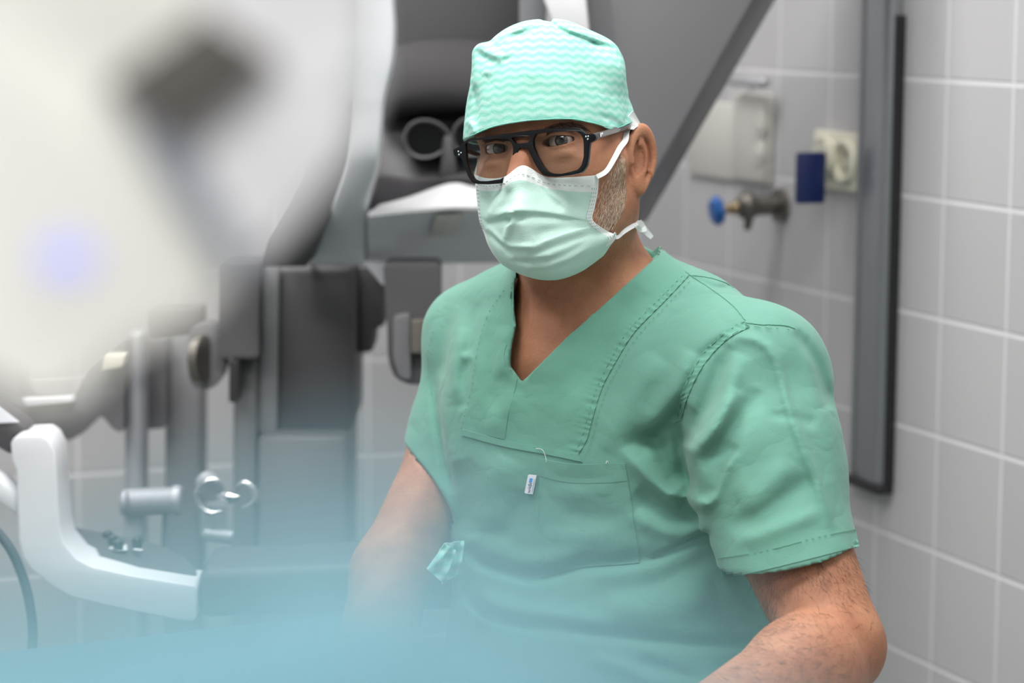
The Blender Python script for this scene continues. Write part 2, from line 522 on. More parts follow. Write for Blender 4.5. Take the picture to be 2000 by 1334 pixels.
def mesh_sdf(fn, xs, ys, zs, smooth_it=1):
    B = 8
    nx, ny, nz = len(xs), len(ys), len(zs)
    Vv = np.ones((nx, ny, nz), np.float32)
    bx = [(i, min(i + B, nx)) for i in range(0, nx, B)]
    by = [(i, min(i + B, ny)) for i in range(0, ny, B)]
    bz = [(i, min(i + B, nz)) for i in range(0, nz, B)]
    cen, rad, idx = [], [], []
    cx = np.array([(xs[a] + xs[b - 1]) / 2 for a, b in bx]); hx = np.array([(xs[min(b, nx - 1)] - xs[a]) / 2 for a, b in bx])
    cy = np.array([(ys[a] + ys[b - 1]) / 2 for a, b in by]); hy = np.array([(ys[min(b, ny - 1)] - ys[a]) / 2 for a, b in by])
    cz = np.array([(zs[a] + zs[b - 1]) / 2 for a, b in bz]); hz = np.array([(zs[min(b, nz - 1)] - zs[a]) / 2 for a, b in bz])
    gx, gy, gz = np.meshgrid(cx, cy, cz, indexing='ij')
    rr = np.sqrt(hx[:, None, None] ** 2 + hy[None, :, None] ** 2 + hz[None, None, :] ** 2)
    f = fn(np.stack([gx, gy, gz], -1).reshape(-1, 3)).reshape(gx.shape)
    act = np.abs(f) < 1.7 * rr + 0.006
    for i, j, k_ in np.argwhere(~act):
        if f[i, j, k_] < 0:
            Vv[bx[i][0]:bx[i][1], by[j][0]:by[j][1], bz[k_][0]:bz[k_][1]] = -1
    A = np.argwhere(act)
    CH = 900
    for s0 in range(0, len(A), CH):
        pts, sl = [], []
        for i, j, k_ in A[s0:s0 + CH]:
            X, Y, Z = np.meshgrid(xs[bx[i][0]:bx[i][1]], ys[by[j][0]:by[j][1]], zs[bz[k_][0]:bz[k_][1]], indexing='ij')
            pts.append(np.stack([X, Y, Z], -1).reshape(-1, 3)); sl.append((i, j, k_, X.shape))
        val = fn(np.concatenate(pts)); o = 0
        for (i, j, k_, sh), p in zip(sl, pts):
            Vv[bx[i][0]:bx[i][1], by[j][0]:by[j][1], bz[k_][0]:bz[k_][1]] = val[o:o + len(p)].reshape(sh); o += len(p)
    Vv[0] = Vv[-1] = 1; Vv[:, 0] = Vv[:, -1] = 1; Vv[:, :, 0] = Vv[:, :, -1] = 1
    neg = Vv < 0
    cnt = np.zeros((nx - 1, ny - 1, nz - 1), np.int8)
    for a in (0, 1):
        for b in (0, 1):
            for c in (0, 1):
                cnt += neg[a:nx - 1 + a, b:ny - 1 + b, c:nz - 1 + c]
    cells = np.argwhere((cnt > 0) & (cnt < 8))
    vid = -np.ones(cnt.shape, np.int64)
    vid[cells[:, 0], cells[:, 1], cells[:, 2]] = np.arange(len(cells))
    ax = [xs, ys, zs]
    acc = np.zeros((len(cells), 3)); num = np.zeros(len(cells))
    for d in range(3):
        o1, o2 = [q for q in range(3) if q != d]
        for a in (0, 1):
            for b in (0, 1):
                i0 = cells.copy(); i0[:, o1] += a; i0[:, o2] += b
                i1 = i0.copy(); i1[:, d] += 1
                v0 = Vv[i0[:, 0], i0[:, 1], i0[:, 2]]; v1 = Vv[i1[:, 0], i1[:, 1], i1[:, 2]]
                m_ = (v0 < 0) != (v1 < 0)
                t = np.where(m_, v0 / np.where(m_, v0 - v1, 1), 0)
                p = np.stack([xs[i0[:, 0]], ys[i0[:, 1]], zs[i0[:, 2]]], 1)
                p[:, d] += t * (ax[d][i1[:, d]] - ax[d][i0[:, d]])
                acc += p * m_[:, None]; num += m_
    verts = acc / num[:, None]
    faces = []
    for d in range(3):
        o1, o2 = [(1, 2), (2, 0), (0, 1)][d]
        s0 = [slice(None)] * 3; s1 = [slice(None)] * 3
        s0[d] = slice(0, -1); s1[d] = slice(1, None)
        ch = neg[tuple(s0)] != neg[tuple(s1)]
        e = np.argwhere(ch)
        e = e[(e[:, o1] > 0) & (e[:, o2] > 0) & (e[:, o1] < [nx, ny, nz][o1] - 1) & (e[:, o2] < [nx, ny, nz][o2] - 1)]
        q = []
        for a, b in ((-1, -1), (0, -1), (0, 0), (-1, 0)):
            i = e.copy(); i[:, o1] += a; i[:, o2] += b
            q.append(vid[i[:, 0], i[:, 1], i[:, 2]])
        q = np.stack(q, 1)
        ng = neg[e[:, 0], e[:, 1], e[:, 2]]
        q[~ng] = q[~ng][:, ::-1]
        faces.append(q)
    faces = np.concatenate(faces); faces = faces[(faces >= 0).all(1)]
    for _ in range(smooth_it):
        s_ = np.zeros_like(verts); c_ = np.zeros(len(verts))
        for a in range(4):
            i, j = faces[:, a], faces[:, (a + 1) % 4]
            for q_ in range(3):
                s_[:, q_] += np.bincount(i, verts[j, q_], len(verts)) + np.bincount(j, verts[i, q_], len(verts))
            c_ += np.bincount(i, minlength=len(verts)) + np.bincount(j, minlength=len(verts))
        verts = verts * 0.5 + 0.5 * s_ / np.maximum(c_, 1)[:, None]
    return verts, faces

def keep_big(verts, faces, minfrac=0.02):
    """drop small loose islands"""
    lab = np.arange(len(verts))
    while True:
        mn = lab[faces].min(1)
        new = lab.copy()
        for a in range(4): np.minimum.at(new, faces[:, a], mn)
        new = new[new]
        if (new == lab).all(): break
        lab = new
    u, c = np.unique(lab, return_counts=True)
    good = set(u[c > minfrac * len(verts)].tolist())
    keep = np.isin(lab, list(good))
    ren = -np.ones(len(verts), int); ren[keep] = np.arange(keep.sum())
    f = faces[keep[faces].all(1)]
    return verts[keep], ren[f]

def mesh_obj(name, vw, faces, m, parent=None, origin=None):
    if origin is None: origin = world_origin(parent) if parent else np.array([vw[:, 0].mean(), vw[:, 1].mean(), vw[:, 2].min()])
    me = bpy.data.meshes.new(name)
    me.vertices.add(len(vw)); me.vertices.foreach_set('co', (vw - origin).astype(np.float32).ravel())
    me.loops.add(faces.size); me.loops.foreach_set('vertex_index', faces.astype(np.int32).ravel())
    me.polygons.add(len(faces)); me.polygons.foreach_set('loop_start', np.arange(len(faces), dtype=np.int32) * 4)
    me.polygons.foreach_set('use_smooth', np.ones(len(faces), bool))
    me.update(calc_edges=True); me.validate()
    me.materials.append(m)
    return link(name, me, parent, origin)

def stroke_field(px, py, strokes):
    """sum of folds; each stroke = (points, width px, height m, kind); kind 0 round, 1 steep on one side"""
    out = np.zeros(len(px))
    for pts, w, amp, kind in strokes:
        lim = w * 0.00046 * (1.15 if kind == 0 else 0.95)
        amp = max(-lim, min(lim, amp))
        P = np.array(spline(pts, 4)) if len(pts) > 2 else np.array(pts, float)
        lo, hi = P.min(0) - 3.2 * w, P.max(0) + 3.2 * w
        sel = np.where((px > lo[0]) & (px < hi[0]) & (py > lo[1]) & (py < hi[1]))[0]
        if not len(sel): continue
        x, y = px[sel], py[sel]
        best = np.full(len(sel), 1e9); sg = np.zeros(len(sel)); tt = np.zeros(len(sel))
        L = np.concatenate([[0], np.cumsum(np.linalg.norm(np.diff(P, axis=0), axis=1))])
        for i in range(len(P) - 1):
            a, b = P[i], P[i + 1]; d = b - a; l2 = d @ d + 1e-9
            h = np.clip(((x - a[0]) * d[0] + (y - a[1]) * d[1]) / l2, 0, 1)
            ex, ey = x - a[0] - h * d[0], y - a[1] - h * d[1]
            q = ex * ex + ey * ey
            m_ = q < best
            best = np.where(m_, q, best)
            sg = np.where(m_, np.sign(d[0] * ey - d[1] * ex), sg)
            tt = np.where(m_, (L[i] + h * (L[i + 1] - L[i])) / L[-1], tt)
        dd = np.sqrt(best)
        taper = np.clip(np.minimum(tt, 1 - tt) * 5, 0, 1) ** 0.7
        if kind == 0: pr = np.exp(-(dd / w) ** 2)
        else: pr = np.where(sg * kind > 0, np.exp(-(dd / w) ** 2), np.exp(-(dd / (0.45 * w)) ** 2))
        out[sel] += amp * pr * taper
    return out

def vnoise(p, seed=0):
    """cheap smooth noise from sums of sines"""
    r_ = np.random.default_rng(seed); o = np.zeros(len(p))
    for i in range(7):
        d = r_.normal(size=3); d /= np.linalg.norm(d)
        o += np.sin(p @ d * r_.uniform(0.7, 1.6) + r_.uniform(0, 6.28))
    return o / 7

#=== SETTING
TH = R(21.71)
S = 0.15
Z0 = CAMZ - 0.0923
P0 = np.array([3.6135 * S, 20.954 * S, Z0])
UD = np.array([math.sin(TH), -math.cos(TH), 0])       # along the right wall towards the viewer
ND = np.array([-math.cos(TH), -math.sin(TH), 0])      # out of the right wall into the room
def RW(u, w, z): return P0 + UD * u + ND * w + np.array([0, 0, z - Z0])
def wall_hit(px, py, w=0.0):
    o, d = ray(px, py)
    t = ((P0 + ND * w - o) @ ND) / (d @ ND)
    q = o + d * t
    return (q - P0) @ UD, q[2]

tc_ = 0.892
CORNER = P0 - UD * tc_

def wall_obj(name, origin, along, out, L, m, thick=0.1):
    """wall with its own axes: local x along, local z up, grid anchored at origin"""
    me = bpy.data.meshes.new(name)
    ang = math.atan2(along[1], along[0])
    side = 1 if (np.cross([0, 0, 1], along) @ out) > 0 else -1
    y0, y1 = 0, -side * thick
    z0, z1 = -Z0, CEIL - Z0
    v = [(x, y, z) for x in (L[0], L[1]) for y in (y0, y1) for z in (z0, z1)]
    f = [(0, 1, 3, 2), (4, 6, 7, 5), (0, 4, 5, 1), (2, 3, 7, 6), (0, 2, 6, 4), (1, 5, 7, 3)]
    me.from_pydata(v, [], f); me.materials.append(m)
    bm = bmesh.new(); bm.from_mesh(me); bmesh.ops.recalc_face_normals(bm, faces=bm.faces); bm.to_mesh(me); bm.free()
    o = bpy.data.objects.new(name, me); COL.objects.link(o)
    o.location = Vector((origin[0], origin[1], Z0)); o.rotation_euler = (0, 0, ang)
    return structure(o)
wall_obj('wall_right', P0, UD, ND, (-tc_ - 0.1, 5.6), M['tile'])
# back wall: joints anchored where the photo shows one
BD = -ND
bo = CORNER.copy()
o_, d_ = ray(154, 1000); tt_ = ((CORNER - o_) @ UD) / (d_ @ UD); q_ = o_ + d_ * tt_
off = ((q_ - CORNER) @ BD) % S
wall_obj('wall_back', CORNER + BD * off, BD, UD, (-3.6, 0.1 - off), M['tile'])
WL_ = CORNER - BD * 3.4
wall_obj('wall_left', WL_, UD, -ND, (-0.1, 6.6), M['paint'])
wall_obj('wall_front', CORNER + UD * 6.3, BD, -UD, (-3.5, 0.1), M['paint'])
def flat(name, z, t, m):
    c = [CORNER + BD * 0.1, CORNER - BD * 3.5, CORNER - BD * 3.5 + UD * 6.4, CORNER + BD * 0.1 + UD * 6.4]
    f = [np.array([p[0], p[1], z]) for p in c]
    return structure(MB().poly(f, [p + [0, 0, t] for p in f]).build(name, m, smooth=False))
flat('floor', 0, -0.08, M['floor'])
flat('ceiling', CEIL, 0.08, M['paint'])
for i, (lx, ly, lp) in enumerate(LAMPS):
    t = thing('ceiling_light', (lx, ly, CEIL), 'flat white-framed ceiling light panel ' + ('above the left front of the console armrest', 'above the seated man', 'above the console by the back wall, left one', 'above the console by the back wall, right one', 'behind the viewer, left one', 'behind the viewer, right one')[i], 'ceiling light', 'ceiling light panels')
    b = MB()
    for sx, sy, dx, dy in ((0, 0.31, 1.3, 0.06), (0, -0.31, 1.3, 0.06), (0.62, 0, 0.06, 0.56), (-0.62, 0, 0.06, 0.56)):
        b.box((lx + sx, ly + sy, CEIL - 0.012), (dx, dy, 0.022))
    b.build('frame', M['white'], t, smooth=False)
    MB().box((lx, ly, CEIL - 0.008), (1.18, 0.56, 0.012)).build('diffuser', M['lamp'], t, smooth=False)

#=== WALL FITTINGS
def wbox(b, u0, u1, z0, z1, w0, w1, mi=0):
    v = [RW(u, w, z) for u in (u0, u1) for w in (w0, w1) for z in (z0, z1)]
    return b.add(v, [(0, 1, 3, 2), (4, 6, 7, 5), (0, 4, 5, 1), (2, 3, 7, 6), (0, 2, 6, 4), (1, 5, 7, 3)], mi)
def wcyl(b, u, z, w0, w1, r0, r1=None, n=28, mi=0):
    r1 = r0 if r1 is None else r1
    ring = lambda w, r_: [RW(u + r_ * math.cos(a), w, z + r_ * math.sin(a)) for a in np.linspace(0, 2 * math.pi, n, endpoint=False)]
    return b.loft([ring(w0, r0), ring(w1, r1)], mi=mi)

# rail: aluminium channel with a black edge
uR, _ = wall_hit(1748, 500, 0.0)
uF, _ = wall_hit(1735, 500, 0.014)
uL, _ = wall_hit(1667, 500, 0.016)
_, zb = wall_hit(1700, 948, 0.03)
t = thing('wall_rail', RW(uR, 0, zb), 'tall grey aluminium rail with black rubber edge on the tiled wall', 'rail')
prof = [(uL - 0.004, 0.001), (uL, 0.014), (uL + 0.010, 0.019), (uL + 0.016, 0.020), (uL + 0.018, 0.013), (uL + 0.024, 0.013), (uL + 0.026, 0.020), (uF - 0.014, 0.022), (uF - 0.004, 0.019), (uF, 0.014), (uF, 0.001)]
MB().loft([[RW(u, w, z) for u, w in prof] for z in (zb, 2.6)]).build('channel', M['alu'], t, bevel=0.001)
_, zt = wall_hit(1757, 30, 0.02)
b = MB(); wbox(b, uF + 0.0005, uF + 0.007, zb, zt, 0.001, 0.013)
for i in range(36):
    zz = zb + 0.03 + i * 0.026
    if zz < zt - 0.02: wbox(b, uF + 0.0072, uF + 0.0082, zz, zz + 0.014, 0.003, 0.011)
b.build('rubber_edge', M['black'], t, smooth=False)
b = MB(); wbox(b, uL - 0.005, uF + 0.008, zb - 0.012, zb - 0.0005, 0.001, 0.026); b.build('end_cap', M['black'], t, bevel=0.003)

# junction box
w1 = 0.016
u0, z1 = wall_hit(1430, 178, w1); u1, z0 = wall_hit(1512, 362, 0.0)[0], wall_hit(1490, 362, w1)[1]
t = thing('junction_box', RW((u0 + u1) / 2, 0, z0), 'pale grey wall box with two round knockouts beside the dark grey console panel', 'junction box')
b = MB(); wbox(b, u0, u1, z0, z1, 0.001, w1 - 0.006); b.build('housing', M['boxgrey'], t, bevel=0.004)
b = MB(); wbox(b, u0 + 0.004, u1 - 0.004, z0 + 0.004, z1 - 0.004, w1 - 0.0058, w1); b.build('cover', M['boxgrey'], t, bevel=0.003)
for (x, y) in ((1483, 247), (1481, 300)):
    u, z = wall_hit(x, y, w1)
    b = MB(); wcyl(b, u, z, w1 + 0.0002, w1 + 0.002, 0.019, 0.018); wcyl(b, u, z, w1 + 0.0021, w1 + 0.004, 0.009, 0.008)
    b.build('knockout', M['boxgrey'], t)
u0b, z1b = wall_hit(1345, 195, 0.008); u1b, z0b = wall_hit(1425, 352, 0.008)
b = MB(); wbox(b, u0b, u0 - 0.003, z0b, z1b, 0.001, 0.008)
tag(b.build('wall_plate', M['boxgrey'], bevel=0.004), 'plain flat grey plate on the tiles left of the junction box', 'wall plate')
# chrome bracket above
t = None
ua, za = wall_hit(1428, 157, 0.03); ub, _ = wall_hit(1498, 157, 0.03)
b = MB().tube([RW(ua, 0.03, za), RW(ub - 0.006, 0.03, za), RW(ub - 0.002, 0.03, za), RW(ub, 0.03, za)], [0.0085, 0.0085, 0.007, 0.003], 18)
b.tube([RW(ua + 0.01, 0.0, za), RW(ua + 0.01, 0.035, za)], 0.005, 10)
tag(b.build('wall_hook', M['chrome']), 'short polished chrome hook above the pale wall box', 'hook')
# valve
uv, zv = wall_hit(1478, 402, 0.04)
t = thing('gas_valve', RW(uv, 0, zv - 0.03), 'metal wall valve with a round blue handwheel', 'valve')
b = MB(); wcyl(b, uv, zv, 0.0, 0.008, 0.024); wcyl(b, uv, zv, 0.008, 0.06, 0.013, 0.015)
b.ell(RW(uv, 0.055, zv), (UD * 0.019, ND * 0.018, np.array([0, 0, 0.02])), 12)
b.tube([RW(uv, 0.05, zv), RW(uv - 0.005, 0.052, zv - 0.034)], [0.009, 0.005], 12)
b.build('valve_body', M['gunmetal'], t)
kp = W(1398, 412, 3.52)
vb = RW(uv, 0.055, zv)
ax = (vb - kp) / np.linalg.norm(vb - kp)
MB().tube([kp, kp + ax * 0.02, kp + ax * 0.022, vb], [0.006, 0.006, 0.009, 0.010], 14).build('spindle', M['brass'], t)
s1 = np.cross(ax, [0, 0, 1]); s1 /= np.linalg.norm(s1); s2 = np.cross(ax, s1)
rings = []
for d, r_ in ((-0.006, 0.008), (-0.006, 0.015), (-0.002, 0.019), (0.004, 0.020), (0.008, 0.017), (0.008, 0.008)):
    rings.append([kp + ax * d + (r_ + 0.0012 * math.cos(8 * a)) * (s1 * math.cos(a) + s2 * math.sin(a)) for a in np.linspace(0, 2 * math.pi, 48, endpoint=False)])
MB().loft(rings).build('handwheel', M['blueknob'], t)
# sockets
u0, z1 = wall_hit(1588, 252, 0.012); u1, z0 = wall_hit(1676, 378, 0.012)
t = thing('wall_socket', RW((u0 + u1) / 2, 0, z0), 'cream double mains socket on the tiles beside the aluminium rail', 'socket')
b = MB(); wbox(b, u0, u1, z0, z1, 0.001, 0.012); b.build('face_plate', M['cream'], t, bevel=0.004)
for i, (x, y) in enumerate(((1608, 308), (1648, 316))):
    u, z = wall_hit(x, y, 0.016)
    rings = []
    for r_, w in ((0.030, 0.0122), (0.030, 0.018), (0.026, 0.021), (0.022, 0.019), (0.020, 0.0125)):
        rings.append([RW(u + r_ * math.cos(a), w, z + r_ * math.sin(a)) for a in np.linspace(0, 2 * math.pi, 36, endpoint=False)])
    o = MB().loft(rings).build('socket_ring', M['cream'], t)
    b = MB()
    for dz in (-0.0095, 0.0095): wcyl(b, u, z + dz, 0.0126, 0.0135, 0.0028, n=10)
    b.build('socket_hole', M['slot'], o, smooth=False)
u, z = wall_hit(1608, 308, 0.03)
ua, za = wall_hit(1552, 297, 0.078); ub = wall_hit(1614, 350, 0.036)[0]; zb2 = wall_hit(1590, 404, 0.078)[1]
t = thing('plug_adapter', RW(u, 0.022, zb2), 'dark blue plug-in power adapter in the cream wall socket', 'adapter')
b = MB(); wbox(b, ua, ub, zb2, za, 0.036, 0.078); b.build('adapter_body', M['navy'], t, bevel=0.004)
b = MB(); wcyl(b, u, z, 0.0215, 0.0355, 0.0195, 0.021); b.build('plug_base', M['cream'], t)

#=== CONSOLE
def Wg(ctrl, nr, nc):
    g = interp_grid(ctrl, nr, nc)
    return [[W(*p) for p in row] for row in g]
con = thing('surgeon_console', (W(900, 800, 3.2)[0], W(900, 800, 3.2)[1], 0), 'large white and dark grey robotic surgery console with viewer and armrest behind the seated man', 'console')
con.location = Vector(np.array([W(800, 800, 3.2)[0], W(800, 800, 3.2)[1], 0]))

rows = []
for y, L, Rr, D in ((-420, 694, 760, 2.97), (-120, 692, 764, 2.95), (0, 690, 768, 2.95), (60, 690, 771, 2.95), (120, 688, 767, 2.95), (170, 686, 755, 2.95), (210, 684, 747, 2.95),
                    (290, 678, 742, 2.955), (330, 671, 737, 2.975), (375, 657, 724, 3.015), (415, 643, 717, 3.06), (470, 620, 717, 3.125), (517, 601, 717, 3.175)):
    rows.append([(L, y, D + 0.03), (L + 3, y, D + 0.008), (L + 12, y, D), ((L + Rr) / 2, y, D - 0.002), (Rr - 10, y, D), (Rr - 2, y, D + 0.006), (Rr, y, D + 0.03)])
sheet_solid(Wg(rows, 60, 18), 0.05, dirv=(0, 1, 0)).build('frame_post', M['white'], con)
rows = []
for k_, (y0, y1) in enumerate(((418, 404), (426, 411), (455, 445), (485, 480), (508, 506), (517, 513))):
    D = (3.038, 3.052, 3.10, 3.14, 3.17, 3.18)[k_]
    rows.append([(717.5, y0, D), (800, y0 * .7 + y1 * .3, D), (900, y0 * .35 + y1 * .65, D), (1000, y1, D), (1120, y1, D), (1230, y1, D)])
sheet_solid(Wg(rows, 20, 20), 0.06, dirv=(0, 1, 0)).build('lower_bar', M['white'], con)
rows = [[(719, 417, 3.032), (800, 409, 3.032), (880, 403, 3.032), (925, 403, 3.032), (1000, 403, 3.032), (1120, 404, 3.032)],
        [(730, 408, 3.07), (800, 395, 3.07), (880, 376, 3.07), (925, 380, 3.07), (1000, 385, 3.07), (1120, 385, 3.07)],
        [(745, 397, 3.11), (800, 381, 3.11), (880, 352, 3.11), (925, 360, 3.11), (1000, 375, 3.11), (1120, 378, 3.11)]]
sheet_solid(Wg(rows, 8, 20), 0.004, dirv=(0, 0.2, -1)).build('ledge', M['ledge'], con)
slab('sensor_pad', [(852, 420), (905, 417), (893, 458), (838, 462)], [3.045, 3.045, 3.108, 3.108], 0.004, M['boxgrey'], con, bevel=0.001, dirv=(0, -1, 0.2))
# viewer
slab('viewer_panel', [(725, 228), (1130, 228), (1130, 420), (715, 420)], [3.20, 3.20, 3.125, 3.125], 0.05, M['dgrey'], con, bevel=0.006)
slab('face_rest', [(740, 342), (800, 352), (860, 350), (915, 338), (990, 352), (1010, 380), (925, 368), (882, 357), (800, 388), (722, 416)], 3.10, 0.03, M['foam'], con, bevel=0.006)
for (x, y, rx, ry) in ((829, 272, 47, 40), (921, 268, 44, 40)):
    rings = []
    for f_, D in ((1.0, 3.16), (1.0, 3.138), (0.93, 3.130), (0.84, 3.138), (0.80, 3.156)):
        rings.append([W(x + rx * f_ * math.cos(a) * (1 + 0.1 * math.cos(a)), y + ry * f_ * math.sin(a), D) for a in np.linspace(0, 2 * math.pi, 40, endpoint=False)])
    oc = MB().loft(rings, caps=False).build('eyepiece', M['panelgrey'], con)
    f = [W(x + rx * .82 * math.cos(a) * (1 + 0.1 * math.cos(a)), y + ry * .82 * math.sin(a), 3.15) for a in np.linspace(0, 2 * math.pi, 40, endpoint=False)]
    MB().poly(f, [p + [0, 0.006, 0] for p in f]).build('eyepiece_lens', M['glassdark'], oc)
slab('nose_bridge', [(866, 262), (884, 262), (896, 350), (856, 350)], 3.13, 0.03, M['dgrey'], con, bevel=0.008)
slab('hood', [(735, -420), (1040, -420), (1040, 236), (735, 236)], 3.235, 0.12, M['dgrey'], con, bevel=0.01)
rows = []
for y, D in ((78, 3.22), (95, 3.19), (130, 3.165), (175, 3.155), (205, 3.165), (222, 3.20)):
    tp = 1 if y > 78 else 0.6
    rows.append([(790 - 55 * tp + (6 if y > 200 else 0), y + 22, D), (775, y + 12, D - .01), (830, y + 2, D - .02), (890, y, D - .022), (960, y + 4, D - .02), (1040, y + 14, D - .01), (1085, y + 26, D)])
sheet_solid(Wg(rows, 20, 24), 0.03, dirv=(0, 1, 0)).build('headrest', M['foam'], con)
slab('inner_strip', [(1013, -420), (1075, -420), (1066, 90), (1014, 90)], 3.06, 0.06, M['grey'], con, bevel=0.004)
slab('frame_post', [(1020, -420), (1128, -420), (1146, 0), (1155, 90), (1095, 90), (1062, 0)], 3.0, 0.06, M['ledge'], con, bevel=0.006)
# black flank and grey body
slab('side_panel', [(676, 300), (662, 372), (640, 430), (600, 521), (508, 521), (520, 470), (560, 400), (590, 340), (600, 200), (676, 200)], 3.06, 0.12, M['black'], con, bevel=0.004)
fr = [(1140, -420), (1707, -420), (1470, 0), (1250, 390), (1238, 412), (1150, 412)]
bk = [(1150, -420), (1759, -420), (1515, 0), (1279, 406), (1262, 434), (1160, 434)]
slab('body_panel', fr, 3.06, 0, M['panelgrey'], con, bevel=0.003, back=(bk, 3.22))
# columns below
slab('column', [(508, 518), (694, 518), (690, 846), (508, 846)], 3.24, 0.20, M['dgrey'], con, bevel=0.01)
slab('column_trim', [(507, 518), (545, 518), (541, 846), (505, 846)], 3.225, 0.012, M['grey'], con, bevel=0.003)
slab('plinth', [(503, 850), (678, 850), (674, 1500), (503, 1500)], 3.2, 0.22, M['panelgrey'], con, bevel=0.008)
slab('side_cover', [(456, 700), (502, 700), (502, 1500), (452, 1500)], 3.21, 0.2, M['panelgrey'], con, bevel=0.006)
slab('lift_housing', [(425, 512), (505, 512), (505, 700), (428, 700)], 3.16, 0.1, M['dgrey'], con, bevel=0.006, rad=8)
slab('buffer', [(447, 704), (466, 704), (466, 786), (447, 786)], 3.15, 0.04, M['black'], con, bevel=0.003, rad=6)
slab('rear_housing', [(694, 515), (752, 515), (752, 640), (732, 640), (730, 688), (694, 692)], 3.3, 0.1, M['dgrey'], con, bevel=0.008)
slab('fin', [(704, 510), (756, 512), (756, 552), (748, 560), (728, 536)], 3.13, 0.03, M['white'], con, bevel=0.003)
hc = slab('hand_controller', [(748, 514), (860, 514), (860, 750), (800, 752), (770, 738), (757, 700), (756, 640)], 3.05, 0.07, M['dgrey'], con, bevel=0.012, rad=14, seg=3)
slab('controller_ring', [(768, 618), (800, 612), (802, 744), (780, 738), (768, 700)], 3.035, 0.02, M['panelgrey'], hc, bevel=0.006, rad=10)
slab('controller_clamp', [(803, 625), (840, 625), (840, 690), (803, 690)], 3.03, 0.02, M['gunmetal'], hc, bevel=0.004, rad=4)
# armrest
fp = [(21, 866), (27, 856), (36, 851), (80, 849), (95, 860), (107, 883), (111, 925), (114, 985), (118, 1030), (124, 1060), (150, 1092), (180, 1108), (260, 1126), (345, 1140), (379, 1145), (385, 1152), (385, 1208), (378, 1217), (345, 1214), (207, 1185), (138, 1168), (100, 1146), (62, 1115), (45, 1090), (37, 1056), (34, 985), (32, 918), (23, 898)]
DF = [2.76 - 0.0 * p[0] for p in fp]
arm = slab('armrest_frame', fp, DF, 0.075, M['white'], con, bevel=0.008, seg=3)
slab('lower_rail', [(-120, 860), (0, 932), (38, 968), (38, 1010), (0, 985), (-120, 915)], 2.77, 0.04, M['white'], arm, bevel=0.006)
slab('upper_rail', [(-120, 730), (0, 792), (58, 838), (30, 856), (24, 892), (-120, 810)], 2.79, 0.05, M['dgrey'], arm, bevel=0.006)
slab('rail_sticker', [(-60, 765), (0, 795), (37, 824), (0, 826), (-60, 800)], 2.786, 0.002, M['tag'], arm, bevel=0)
zp = G(193, 1090, 0)[2]
zp = W(193, 1094, 2.80)[2]
pad = [(91, 1038), (97, 1030), (110, 1026), (140, 1029), (207, 1041), (310, 1064), (362, 1088), (384, 1112), (386, 1128), (345, 1122), (260, 1108), (193, 1094), (155, 1080), (121, 1059)]
padD = [2.80, 2.82, 2.85, 2.88, 2.90, 2.90, 2.88, 2.82, 2.80, 2.80, 2.80, 2.80, 2.80, 2.80]
f = [W(p[0], p[1], D) for p, D in zip(pad, padD)]
zp = 0.7725
pd = MB().poly(f, [p - [0, 0, 0.014] for p in f]).build('control_pad', M['dgrey'], arm, bevel=0.006, seg=3)
for x, y in ((211, 1050), (222, 1058), (232, 1067), (269, 1062)):
    c = G(x, y + 8, zp)
    MB().tube([c, c + [0, 0, 0.006], c + [0, 0, 0.010], c + [0, 0, 0.0125]], [0.0055, 0.0062, 0.0055, 0.002], 16).build('button', M['black'], arm)
for q in ([(163, 1047), (170, 1046), (225, 1066), (232, 1071), (222, 1072)], [(185, 1060), (200, 1060), (238, 1077), (225, 1076)], [(240, 1066), (247, 1065), (249, 1076), (240, 1076)], [(262, 1072), (280, 1075), (278, 1077), (262, 1075)]):
    f = [G(p[0], p[1], zp + 0.0006) for p in q]
    MB().poly(f, [p - [0, 0, 0.0005] for p in f]).build('printed_marking', M['print'], arm)
f = [(388, 1116), (900, 1096), (900, 1196), (640, 1204), (388, 1213)]
slab('arm_cushion', f, 2.77, 0.13, M['dgrey'], con, bevel=0.012, seg=3)
# small master controllers on stalks
def cylpx(b, p, q, r_, n=20): return b.tube([W(*p), W(*q)], r_, n)
b = MB(); cylpx(b, (244, 983, 3.0), (338, 979, 3.03), 0.0168); b.ell(W(244, 983, 3.0), (np.array([0.007, 0, 0]), np.array([0, 0.0165, 0]), np.array([0, 0, 0.0165])), 10)
mc = b.build('wrist_cylinder', M['pole'], con)
b = MB(); b.tube([W(336, 979, 3.03), W(340, 979, 3.03), W(352, 978.5, 3.03), W(356, 978.5, 3.03)], [0.0165, 0.019, 0.019, 0.016], 20); b.build('end_ring', M['pole'], mc)
b = MB(); cylpx(b, (322, 1005, 3.02), (320, 1100, 3.02), 0.003, 10); b.build('stalk', M['dgrey'], mc)
b = MB(); b.tube([W(262, 1005, 3.02), W(258, 1100, 3.02)], 0.012, 16); b.build('stalk', M['pole'], mc)
b = MB()
b.tube([W(x, y, 3.03) for x, y in spline([(432, 1000), (412, 1004), (392, 990), (384, 968), (396, 946), (418, 938), (436, 946)], 4)], [0.0015 + 0.0022 * min(1, i / 4, (24 - i) / 4) for i in range(25)], 10)
b.tube([W(x, y, 3.02) for x, y in spline([(462, 952), (478, 944), (494, 954), (500, 972), (490, 988), (474, 992)], 4)], [0.0015 + 0.0022 * min(1, i / 4, (20 - i) / 4) for i in range(21)], 10)
b.tube([W(425, 968, 3.03), W(448, 974, 3.02), W(468, 974, 3.02)], [0.004, 0.008, 0.003], 12)
fg = b.build('finger_clamp', M['chrome'], con)
